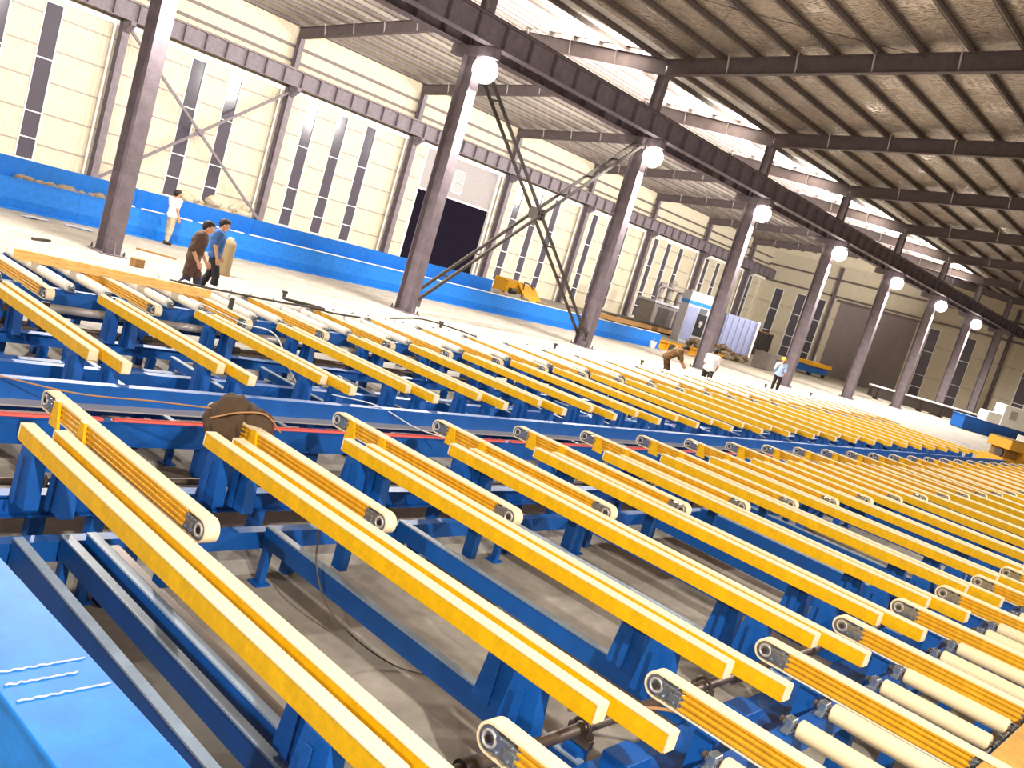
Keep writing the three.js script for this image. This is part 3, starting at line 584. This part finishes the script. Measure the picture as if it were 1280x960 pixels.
// yellow frame behind the trough
{
  const o = thing('loading_hoist', 'yellow steel loading frame with slanted plate and forked legs behind the trough', 'machine', [33.2, 0, -30.2]);
  mesh('body', extrudeX([[0, .9], [.9, .95], [.9, 1.5], [0, 1.55]], 1.5), M.yellowMachine, o, [-.15, .0, -.3]);
  mesh('slanted_plate', barBetween([.45, 1.45, .65], [.35, .78, 1.5], 1.1, .05), M.yellowMachine, o);
  for (const x of [-.75, .95, 1.35]) mesh('leg', B(.14, 1.3, .14), M.yellowMachine, o, [x, .65, .3]);
  mesh('arm', B(.5, .16, .14), M.yellowMachine, o, [1.15, 1.2, .3]);
  mesh('chain', tube([[-.2, .85, 1.1], [.2, 1.52, .7], [.45, 1.58, .5], [.7, 1.5, .75], [.9, .9, 1.1]], .035, 30, 6), M.darkSteel, o);
  mesh('motor', cyl(.15, .4, 'x', 16), M.darkSteel, o, [-.5, 1.03, .7]);
}
// yellow beams on the floor past the trough, a white bucket and a machine part
{
  for (const [i, z, x, L, l] of [[0, -28.3, 47.5, 8.6, 'yellow steel beam lying on the floor past the trough end, the longer one behind'], [1, -27.4, 47.2, 7.4, 'yellow steel beam lying on the floor past the trough end, the shorter one in front']]) {
    const o = thing('yellow_beam', l, 'steel beam', [x, 0, z], -.03); mesh('web', B(L, .42, .03), M.yellowMachine, o, [0, .24, 0]); for (const y of [.03, .45]) mesh('flange', B(L, .03, .26), M.yellowMachine, o, [0, y, 0]); for (let k = 0; k < 4; k++) mesh('stiffener', B(.03, .4, .12), M.yellowMachine, o, [-L / 2 + (k + .5) * L / 4, .24, .07]); }
  const b = thing('bucket', 'small white bucket on the floor in front of the yellow beams', 'bucket', [41.9, 0, -26.75]);
  mesh('body', new THREE.LatheGeometry([[0, 0], [.16, 0], [.2, .4], [.21, .4], [.21, .38], [.19, .37], [.15, .02], [0, .02]].map(p => new THREE.Vector2(...p)), 24), M.white, b); const hd = mesh('handle', new THREE.TorusGeometry(.2, .008, 6, 20, PI), M.galv, b, [0, .39, 0]); hd.rotation.y = .5;
  const gm = thing('gear_motor', 'brown yellow gear motor lying on the floor by the yellow beams', 'motor', [43.6, 0, -26.4], .3);
  mesh('housing', at(cyl(.22, .6, 'x', 20), 0, .24, 0), M.yellowMachine, gm); mesh('gearbox', B(.4, .46, .42, .04), M.woodDull, gm, [.45, .24, 0]); mesh('fan_cover', cyl(.24, .12, 'x', 20), M.darkSteel, gm, [-.34, .25, 0]); mesh('output_shaft', cyl(.06, .3, 'z', 12), M.darkSteel, gm, [.5, .26, .3]);
}
// tan cylinder, offcut, stick
{
  const o = thing('gas_cylinder', 'tan gas cylinder with pale rounded top standing on the floor near two walkers', 'cylinder', [12.88, 0, -21.9]);
  mesh('body', new THREE.LatheGeometry([[0, 0], [.16, 0], [.175, .03], [.175, .84], [.15, .93], [.09, .98], [0, 1.0]].map(p => new THREE.Vector2(...p)), 28), M.card, o); mesh('neck_cap', new THREE.LatheGeometry([[0, 0], [.085, 0], [.085, .05], [.06, .08], [0, .085]].map(p => new THREE.Vector2(...p)), 20), M.wallPlain, o, [0, .96, 0]); mesh('foot_ring', cyl(.18, .04, 'y', 28), M.woodDull, o, [0, .02, 0]);
  tag(mesh('wood_block', B(.26, .2, .2, .006), M.woodDull, scene, [9.76, .1, -20.3]), 'small square wood offcut on the floor near the leftmost column', 'wood block').rotation.y = .3;
  const st = tag(mesh('wood_stick', B(1.05, .05, .07, .004), M.woodDull, scene, [11.76, .025, -23.5]), 'thin brown wooden stick lying on the floor right of the leftmost column', 'stick'); st.rotation.y = -.6;
  tag(mesh('wood_stick', B(.5, .06, .1, .004), M.darkSteel, scene, [8.1, .03, -21.6]), 'short dark metal offcut on the floor at the left frame edge', 'offcut').rotation.y = .5;
  for (const [x, z, r, l] of [[9.5, -26.0, .4, 'crumpled pale paper sheet on the floor before the trough, the left one'], [10.6, -25.9, -.3, 'crumpled pale paper sheet on the floor before the trough, the right one']]) { const g = new THREE.BoxGeometry(.7, .012, .35, 14, 1, 8), p = g.attributes.position; for (let i = 0; i < p.count; i++) p.setY(i, p.getY(i) + .03 + .05 * fbm(p.getX(i) * 4 + x, p.getZ(i) * 4, 3)); g.computeVertexNormals(); tag(mesh('paper_sheet', g, M.cabinet, scene, [x, .0, z]), l, 'paper').rotation.y = r; }
}
// machines by the window wall
{
  const m = thing('grey_machine', 'large grey machine with pipes and motors on top, by the far windows', 'machine', [64.3, 0, -40.6], -.45);
  mesh('cabinet', B(4.4, 2.3, 2.6, .05), M.greyMachine, m, [0, 1.15, 0]); mesh('base', B(4.8, .25, 2.9, .02), M.darkSteel, m, [0, .125, 0]);
  mesh('door', B(1.5, 1.7, .04, .01), M.darkSteel, m, [-1.0, 1.2, 1.31]); mesh('door', B(1.5, 1.7, .04, .01), M.darkSteel, m, [.7, 1.2, 1.31]);
  mesh('top_deck', B(4.6, .2, 2.8, .03), M.cabinet, m, [0, 2.4, 0]);
  for (const [x, h] of [[-1.4, 1.3], [-.5, 1.7], [.5, 1.0], [1.5, 1.5]]) { const b = mesh('pump', join([at(cyl(.28, h, 'y', 16), 0, h / 2, 0), at(cyl(.2, .5, 'x', 14), .1, h + .05, 0)]), M.greyMachine, m, [x, 2.5, .2]); mesh('flange', cyl(.36, .08, 'y', 18), M.darkSteel, b, [0, .3, 0]); }
  mesh('pipe', tube([[-1.9, 2.5, .8], [-1.9, 3.6, .8], [0, 3.7, .7], [1.9, 3.6, .8], [2.0, 2.5, .8]], .09, 40, 10), M.greyMachine, m);
  const f = thing('steel_walkway', 'dark low steel walkway along the wall before the grey machine', 'platform', [58.5, 0, -39.4], .04); mesh('deck', B(13, .1, 1.2), M.darkSteel, f, [0, .62, 0]); for (let k = 0; k < 6; k++) mesh('leg', B(.12, .57, .9), M.darkSteel, f, [-6 + k * 2.4, .285, 0]); mesh('toe_board', B(13, .35, .04), M.woodDull, f, [0, .35, .6]);
  const c = thing('control_cabinet', 'tall white control cabinet with a blue band and dark opening', 'cabinet', [60.9, 0, -36.2], -.6);
  mesh('body', B(1.9, 4.0, 1.5, .04), M.cabinet, c, [0, 2.0, 0]); mesh('blue_band', B(1.94, .28, 1.54, .01), M.blueBright, c, [0, 3.15, 0]); mesh('door', B(.85, 2.6, .04, .01), M.cabinetBlue, c, [-.45, 1.55, .77]); mesh('opening', B(.8, 1.7, .05), M.black, c, [.45, 1.6, .765]); mesh('valve', join([at(cyl(.1, .5, 'y', 12), 0, 0, 0), at(cyl(.16, .08, 'z', 14), 0, .1, .06)]), M.galv, c, [.4, 1.7, .85]); mesh('louvre', B(.6, .4, .05), M.zinc, c, [.4, 2.7, .77]); for (const x of [-.8, .8]) mesh('foot', B(.2, .1, 1.4), M.darkSteel, c, [x, .04, 0]);  // opening is a black panel standing in for the unlit inside
  const l = thing('lavender_cabinet', 'pale lavender cabinet with vertical ribs half hidden by a column', 'cabinet', [70.5, 0, -37.4], -.7);
  mesh('body', B(3.0, 3.1, 1.6, .03), M.cabinetBlue, l, [0, 1.6, 0]); for (let k = 0; k < 6; k++) mesh('rib', B(.08, 2.9, .05), M.cabinetBlue, l, [-1.3 + k * .52, 1.6, .82]); mesh('edge_post', B(.18, 3.2, .18), M.white, l, [1.5, 1.6, .8]); mesh('base', B(3.1, .12, 1.7), M.darkSteel, l, [0, .06, 0]);
  const d = thing('dark_container', 'dark brown steel container standing against the far windows', 'container', [85.5, 0, -43.4]);
  mesh('body', B(4.6, 2.3, 2.4, .03), M.darkSteel, d, [0, 1.25, 0]); for (let k = 0; k < 7; k++) mesh('rib', B(.1, 2.1, .08), M.darkSteel, d, [-2 + k * .66, 1.25, 1.23]); mesh('skid', B(4.8, .12, 2.5), M.black, d, [0, .06, 0]); mesh('lid', B(4.7, .1, 2.5, .02), M.woodDull, d, [0, 2.43, 0]);
  const gb = thing('grey_box', 'plain grey steel box on the floor left of the yellow helmet worker', 'box', [59.9, 0, -28.9], .15); mesh('body', B(1.5, 1.15, 1.2, .03), M.greyMachine, gb, [0, .6, 0]); mesh('lid', B(1.56, .06, 1.26, .01), M.greyMachine, gb, [0, 1.2, 0]); mesh('foot', B(1.3, .06, .15), M.darkSteel, gb, [0, .03, .4]); mesh('foot', B(1.3, .06, .15), M.darkSteel, gb, [0, .03, -.4]);
  const y = thing('yellow_trolley', 'blue trolley carrying a yellow beam on the floor before the grey sliding door', 'trolley', [77.4, 0, -32.9]); mesh('chassis', B(4.0, .55, 1.6, .03), M.blue, y, [0, .55, 0]); mesh('yellow_deck', B(4.4, .35, 1.7, .03), M.yellowMachine, y, [.4, 1.05, 0]); for (const x of [-1.5, 1.5]) for (const z of [-.7, .7]) mesh('wheel', cyl(.27, .14, 'z', 18), M.black, y, [x, .27, z]); mesh('mast', B(.1, .7, .1), M.cabinet, y, [.3, 1.55, 0]);
  const r = thing('long_bench', 'long dark bench with white top rail running towards the right edge', 'bench', [78, 0, -20.6], -.54); mesh('top_rail', B(17, .12, .5, .02), M.white, r, [0, 1.02, 0]); mesh('body', B(16.6, .8, .5), M.darkSteel, r, [0, .55, -.1]); for (let k = 0; k < 8; k++) mesh('leg', B(.14, .96, .5), M.darkSteel, r, [-7.8 + k * 2.2, .48, .05]);
  const bb = thing('machine_plinth', 'dark blue steel base on the floor at the right edge', 'machine base', [72.0, 0, -15.8], -.62); mesh('body', B(7.0, .95, 1.3, .03), M.blue, bb, [0, .5, 0]); mesh('top_plate', B(7.1, .06, 1.4), M.blue, bb, [0, 1.0, 0]); mesh('plinth', B(6.8, .06, 1.2), M.darkSteel, bb, [0, .03, 0]);
  const ac = thing('white_machine', 'white machine cabinet with a grey panel on the blue base at the right edge', 'machine', [70.6, 1.03, -15.0], -.62); mesh('housing', B(2.2, 1.5, 1.0, .06), M.white, ac, [0, .75, 0]); mesh('step_housing', B(1.2, .75, .9, .05), M.white, ac, [-1.65, .375, 0]); mesh('panel', B(.6, .6, .04, .01), M.galv, ac, [-.3, .9, .52]); mesh('side_cover', B(.5, 1.35, 1.05, .05), M.cabinet, ac, [1.4, .7, 0]);
}
// yellow drive unit at the far end of the table
{
  const o = thing('drive_unit', 'yellow drive unit with a dark gap standing just past the far table end', 'machine', [43.4, 0, -8.9], -.35);
  mesh('base', B(2.0, .42, 1.2, .03), M.yellowMachine, o, [0, .21, 0]); mesh('pillar', B(.5, .4, .9, .02), M.yellowMachine, o, [.75, .62, 0]); mesh('motor', cyl(.2, .9, 'x', 20), M.darkSteel, o, [-.1, .6, 0]); mesh('top_block', B(1.6, .42, 1.1, .03), M.yellowMachine, o, [.1, 1.02, 0]); mesh('top_plate', B(1.5, .03, 1.0), M.woodDull, o, [.1, 1.245, 0]); mesh('dark_core', B(1.0, .4, .7), M.woodDull, o, [.05, .62, -.1]);
  const w = thing('pale_cabinet', 'pale grey cabinet cut by the right frame edge beside the yellow drive unit', 'cabinet', [48.4, 0, -9.3], .2); mesh('body', B(1.2, 1.0, 1.0, .04), M.cabinet, w, [0, .55, 0]); mesh('plinth', B(1.1, .06, .9), M.darkSteel, w, [0, .03, 0]); mesh('top_box', B(.9, .35, .8, .03), M.white, w, [0, 1.22, 0]);
}

// ───────────────────────── people ─────────────────────────
function sdfMesh(f, c, half, cell) {
  const res = Math.ceil(2 * half / cell) + 4, mc = new MarchingCubes(res, M.black, true, false, 160000);
  mc.isolation = 0; const h = res / 2, fld = mc.field; let q = 0;
  for (let k = 0; k < res; k++) for (let j = 0; j < res; j++) for (let i = 0; i < res; i++, q++) fld[q] = -f(c[0] + (i - h) / h * half, c[1] + (j - h) / h * half, c[2] + (k - h) / h * half);
  mc.update();
  const n = mc.count, g = new THREE.BufferGeometry(), pos = mc.positionArray.slice(0, n * 3), nor = mc.normalArray.slice(0, n * 3);
  for (let i = 0; i < n; i++) for (let a = 0; a < 3; a++) pos[i * 3 + a] = pos[i * 3 + a] * half + c[a];
  g.setAttribute('position', new THREE.BufferAttribute(pos, 3)); g.setAttribute('normal', new THREE.BufferAttribute(nor, 3)); g.setAttribute('uv', new THREE.BufferAttribute(new Float32Array(n * 2).map((_, i) => pos[(i >> 1) * 3 + (i & 1)]), 2));
  return g;
}
const cap = (p, [a, b, ra, rb]) => {                 // tapered capsule
  const bx = b[0] - a[0], by = b[1] - a[1], bz = b[2] - a[2], px = p[0] - a[0], py = p[1] - a[1], pz = p[2] - a[2];
  let t = (px * bx + py * by + pz * bz) / (bx * bx + by * by + bz * bz + 1e-9); t = t < 0 ? 0 : t > 1 ? 1 : t;
  return Math.hypot(px - bx * t, py - by * t, pz - bz * t) - (ra + (rb - ra) * t);
};
const smin = (a, b, k) => { const h = Math.max(k - Math.abs(a - b), 0) / k; return Math.min(a, b) - h * h * k * .25; };
const field = (caps, k = .04) => (x, y, z) => { let d = 9; const p = [x, y, z]; for (const c of caps) { const e = cap(p, c); d = d > 1 ? e : smin(d, e, k); } return d; };
const add3 = (a, b) => [a[0] + b[0], a[1] + b[1], a[2] + b[2]], mul3 = (a, s) => a.map(v => v * s), mix3 = (a, b, t) => a.map((v, i) => v + (b[i] - v) * t);
const skinM = mt('#c48f6c', .6), hairM = mt('#17110e', .7), shoeM = mt('#231d1b', .6), eyeM = mt('#1a1210', .3), lipM = mt('#9a5a4c', .6);
function person(label, pos, turn, pose, look) {
  const o = thing('person', label, 'person', pos, turn, null);
  const J = { pel: [0, .94, 0], chest: [0, 1.26, 0], neck: [0, 1.44, -.01], head: [0, 1.585, .015], sL: [.185, 1.39, -.01], sR: [-.185, 1.39, -.01], eL: [.25, 1.12, -.02], eR: [-.25, 1.12, -.02], wL: [.26, .88, .05], wR: [-.26, .88, .05], hL: [.095, .9, 0], hR: [-.095, .9, 0], kL: [.11, .49, .02], kR: [-.11, .49, .02], aL: [.12, .09, -.02], aR: [-.12, .09, -.02], ...pose };
  const toe = (a, yaw = 0) => [a[0] + .15 * Math.sin(yaw), .035, a[2] + .15 * Math.cos(yaw)], heel = a => [a[0], .045, a[2] - .045];
  const torso = g => [[J.pel, mix3(J.pel, J.chest, .5), .125 + g, .12 + g], [mix3(J.pel, J.chest, .5), J.chest, .12 + g, .135 + g], [add3(J.hL, [0, .02, 0]), add3(J.hR, [0, .02, 0]), .1 + g, .1 + g], [mix3(J.sL, J.chest, .35), mix3(J.sR, J.chest, .35), .105 + g, .105 + g], [J.sL, J.sR, .068 + g, .068 + g], [J.chest, J.neck, .12 + g, .062 + g]];
  const arm = (s, g, cut = 1) => { const S = J['s' + s], E = J['e' + s], W = J['w' + s]; const r = [[S, cut < 1 ? mix3(S, E, cut) : E, .058 + g, .046 + g * 1.3 - .004]]; if (cut >= 1.5) r.push([E, W, .042 + g, .031 + g]); return r; };
  const leg = (s, g) => { const h = J['h' + s], k = J['k' + s], a = J['a' + s]; return [[h, k, .088 + g, .058 + g], [k, add3(mix3(k, a, .35), [0, 0, -.012]), .056 + g, .056 + g], [mix3(k, a, .35), a, .055 + g, .037 + g]]; };
  const H = J.head, yaw = pose.yaw || 0, nod = pose.nod || 0;
  const R = new THREE.Matrix4().makeRotationFromEuler(new THREE.Euler(nod, yaw, 0, 'YXZ'));
  const hd = v => { const q = V(...v).applyMatrix4(R); return [H[0] + q.x, H[1] + q.y, H[2] + q.z]; };
  const body = field([...torso(0), ...arm('L', 0, 2), ...arm('R', 0, 2), ...leg('L', 0), ...leg('R', 0), [J.aL, toe(J.aL), .04, .03], [J.aR, toe(J.aR), .04, .03], [J.neck, add3(H, [0, -.03, -.02]), .056, .055]]);
  const bodyG = sdfMesh((x, y, z) => Math.abs(x) > .75 || Math.abs(z) > .85 ? 1 : body(x, y, z), [0, .86, 0], .95, .018);
  const headF = (() => { const caps = [[hd([0, .035, -.015]), hd([0, .03, .015]), .088, .084], [hd([0, -.03, .02]), hd([0, -.075, .045]), .068, .042], [J.neck, hd([0, -.05, -.02]), .055, .055], [hd([.03, .005, .06]), hd([-.03, .005, .06]), .03, .03]], nose = [[hd([0, .01, .092]), hd([0, -.03, .112]), .009, .015]], ears = [[hd([.085, .0, .0]), hd([.088, -.03, -.004]), .016, .012], [hd([-.085, .0, .0]), hd([-.088, -.03, -.004]), .016, .012], [hd([.02, .026, .09]), hd([-.02, .026, .09]), .014, .014], [hd([.018, -.058, .088]), hd([-.018, -.058, .088]), .009, .009]];
    const a = field(caps, .05), b = field([...nose, ...ears], .01); return (x, y, z) => smin(a(x, y, z), b(x, y, z), .016); })();
  const headG = sdfMesh(headF, H, .2, .0065);
  const parts = [bodyG, headG];
  for (const s of ['L', 'R']) {                       // palm, four fingers and a thumb, slightly curled
    const W = J['w' + s], E = J['e' + s], dir = V(...W).sub(V(...E)).normalize(), sx = s === 'L' ? 1 : -1;
    const fwd = V(0, 0, 1).addScaledVector(dir, -dir.z).normalize(), inn = new THREE.Vector3().crossVectors(dir, fwd).multiplyScalar(s === 'L' ? 1 : -1).normalize(); if (inn.x * sx > 0) inn.negate();
    const Q = (d, f, i) => { const v = V(...W).addScaledVector(dir, d).addScaledVector(fwd, f).addScaledVector(inn, i); return [v.x, v.y, v.z]; };
    const c = [[Q(-.01, 0, 0), Q(.03, 0, 0), .027, .026], [Q(.035, .022, 0), Q(.085, .026, .004), .018, .014], [Q(.035, -.02, 0), Q(.085, -.026, .004), .018, .014], [Q(.04, 0, 0), Q(.085, 0, .004), .02, .015]];
    [[.03, .07], [.011, .08], [-.009, .075], [-.028, .058]].forEach(([f, L]) => { c.push([Q(.085, f, .004), Q(.085 + L * .52, f * 1.1, .012), .0088, .0082], [Q(.085 + L * .52, f * 1.1, .012), Q(.085 + L * .92, f * 1.12, .035), .0082, .0072]); });
    c.push([Q(.02, .024, .004), Q(.055, .052, .016), .013, .011], [Q(.055, .052, .016), Q(.09, .056, .03), .0105, .0085]);
    const m = Q(.07, 0, 0); parts.push(sdfMesh(field(c, .008), m, .125, .0046));
  }
  mesh('body', join(parts), skinM, o);
  // clothing, hair, face
  const hem = look.hem ?? .84, sl = look.sleeve ?? .75;
  const up = add3(J.pel, [0, 0, 0]), axis = V(...J.chest).sub(V(...J.pel)).normalize();
  const shirtF = field([...torso(.022), ...arm('L', .02, sl), ...arm('R', .02, sl), ...(hem < .7 ? ['L', 'R'].map(q => [J['h' + q], mix3(J['h' + q], J['k' + q], .8), .115, .1]) : [])], .05);
  const cut = (x, y, z) => -((x - up[0]) * axis.x + (y - up[1]) * axis.y + (z - up[2]) * axis.z) - (.94 - hem);
  const nk = V(...J.neck).sub(V(...J.chest)).normalize(), neckCut = (x, y, z) => { const r = Math.hypot(x - J.neck[0], z - J.neck[2]); return r < .1 ? (x - J.neck[0]) * nk.x + (y - J.neck[1]) * nk.y + (z - J.neck[2]) * nk.z - .012 : -1; };
  const fold = (x, y, z) => .006 * Math.sin(17 * y + 9 * x + 6 * noise.noise(x * 5, y * 5, z * 5));
  const shirt = mesh('shirt', sdfMesh((x, y, z) => Math.abs(x) > .75 || y < .46 || Math.abs(z) > .85 ? 1 : Math.max(shirtF(x, y, z) + fold(x, y, z), cut(x, y, z), neckCut(x, y, z)), [0, 1.05, .1], .8, .016), look.shirt, o);
  const trF = field([...leg('L', .018), ...leg('R', .018), [add3(J.hL, [0, .03, 0]), add3(J.hR, [0, .03, 0]), .108, .108], [J.pel, mix3(J.pel, J.chest, .25), .135, .125]], .04);
  mesh('trousers', sdfMesh((x, y, z) => y > 1.15 || y < .04 || Math.abs(x) > .6 ? 1 : Math.max(trF(x, y, z) + .6 * fold(x, y, z), .085 - y), [0, .6, 0], .66, .016), look.trousers, o);
  for (const s of ['L', 'R']) { const a = J['a' + s]; mesh('shoe', sdfMesh((x, y, z) => Math.max(field([[heel(a), toe(a), .047, .043], [a, heel(a), .05, .045], [a, mix3(a, toe(a), .6), .046, .042]], .03)(x, y, z), -y + .002), [a[0], .1, a[2] + .05], .2, .01), look.shoes || shoeM, o); }
  if (look.helmet) {
    const h = mesh('helmet', join([at(new THREE.SphereGeometry(.122, 28, 14, 0, PI * 2, 0, PI / 2), 0, 0, 0), at(cyl(.132, .014, 'y', 28), 0, 0, .012), at(B(.03, .02, .2, .008), 0, .118, 0)]), look.helmet, o); h.position.set(...hd([0, .065, -.005])); h.rotation.set(nod, yaw, 0, 'YXZ');
  } else {
    const hairF = field([[hd([0, .05, -.03]), hd([0, .055, .02]), .096, .09], [hd([0, .0, -.055]), hd([0, -.03, -.05]), .075, .06]], .04), inv = R.clone().invert();
    mesh('hair', sdfMesh((x, y, z) => { const q = V(x - H[0], y - H[1], z - H[2]).applyMatrix4(inv); return Math.max(hairF(x, y, z) + .005 * noise.noise(x * 45, y * 45, z * 45), Math.min(q.z - .035, .062 - q.y - Math.max(0, q.z) * .1 + Math.max(0, .02 - q.z) * 0), q.z > .035 ? .062 - q.y : -1); }, H, .2, .008), look.hair || hairM, o);
  }
  for (const s of [-1, 1]) mesh('eye', new THREE.SphereGeometry(.009, 10, 8), eyeM, o, hd([s * .032, .008, .086]));
  return o;
}
const shirtM = (c, r = .85) => mt(c, r, { bumpMap: tCloth, bumpScale: .002 });
const camo = tex(256, (u, v) => { const a = n1(u, v), b = n2(u, v); return a + b * .5 > .12 ? [150, 112, 62] : b > .1 ? [66, 44, 26] : [104, 74, 40]; }, true, 2.2);
person('person in white shirt and khaki trousers standing against the blue trough', [13.6, 0, -26.75], 1.75,
  { yaw: .1, hL: [.085, .9, 0], hR: [-.085, .9, 0], aL: [.1, .09, .06], aR: [-.1, .09, -.07], kL: [.095, .49, .06], kR: [-.1, .49, -.02], eL: [.23, 1.13, .03], wL: [.21, .9, .1], eR: [-.24, 1.12, -.05] }, { shirt: shirtM('#f5efe6'), trousers: shirtM('#b7a78d'), hem: .82, sleeve: .6 });
person('person with dark hair in a long brown jacket walking to the right', [8.95, 0, -16.4], 1.05,
  { chest: [0, 1.25, .05], neck: [0, 1.42, .09], head: [0, 1.555, .15], nod: .15, sL: [.18, 1.37, .05], sR: [-.18, 1.37, .05], eL: [.24, 1.1, .08], wL: [.22, .88, .24], eR: [-.23, 1.1, -.04], wR: [-.2, .87, .1], kL: [.1, .5, .16], aL: [.1, .09, .2], kR: [-.1, .48, -.04], aR: [-.11, .1, -.24] }, { shirt: shirtM('#4d3528'), trousers: shirtM('#2c2a3c'), hem: .56, sleeve: 1.15 });
person('person in a blue T-shirt and dark trousers walking beside the brown jacket', [10.15, 0, -17.75], 1.05,
  { neck: [0, 1.45, .02], head: [0, 1.59, .06], nod: .22, eL: [.25, 1.12, .02], wL: [.24, .9, .12], eR: [-.24, 1.12, -.02], wR: [-.25, .88, .06], kL: [.1, .49, -.02], aL: [.1, .1, -.16], kR: [-.1, .5, .12], aR: [-.1, .09, .13] }, { shirt: shirtM('#33578c'), trousers: shirtM('#1d1a22'), hem: .86, sleeve: .7 });
person('person in mottled brown work clothes bending forward over the back rollers', [26.7, 0, -16.2], .75,
  { pel: [0, .92, -.12], hL: [.095, .88, -.12], hR: [-.095, .88, -.12], chest: [0, 1.14, .14], neck: [0, 1.24, .3], head: [0, 1.31, .43], nod: .7, sL: [.18, 1.2, .25], sR: [-.18, 1.2, .25], eL: [.22, .96, .36], eR: [-.22, .96, .36], wL: [.15, .78, .5], wR: [-.14, .78, .5], kL: [.12, .49, .0], kR: [-.12, .49, .02], aL: [.13, .09, -.06], aR: [-.13, .09, -.06] }, { shirt: mt('#ffffff', .9, { map: camo }), trousers: mt('#9a8a78', .9, { map: camo }), hem: .74, sleeve: 1.1 });
person('person with black hair in a white shirt stooping beside the fourth middle column', [27.7, 0, -15.2], 1.9,
  { chest: [0, 1.22, .1], neck: [0, 1.37, .19], head: [0, 1.49, .27], nod: .4, sL: [.18, 1.33, .15], sR: [-.18, 1.33, .15], eL: [.23, 1.08, .2], wL: [.18, .92, .38], eR: [-.23, 1.08, .18], wR: [-.18, .92, .36] }, { shirt: shirtM('#f7f1ea'), trousers: shirtM('#241c1e'), hem: .78, sleeve: .8 });
person('person in yellow hard hat and pale blue shirt with a hand raised to the face', [39.9, 0, -18.3], -1.1,
  { eR: [-.26, 1.16, .1], wR: [-.1, 1.42, .2], eL: [.24, 1.13, .02], wL: [.2, .95, .16] }, { shirt: shirtM('#a9c3ea'), trousers: shirtM('#2a1b1d'), hem: .84, sleeve: 1.1, helmet: mt('#f5c52e', .4) });
renderer.render(scene, camera);
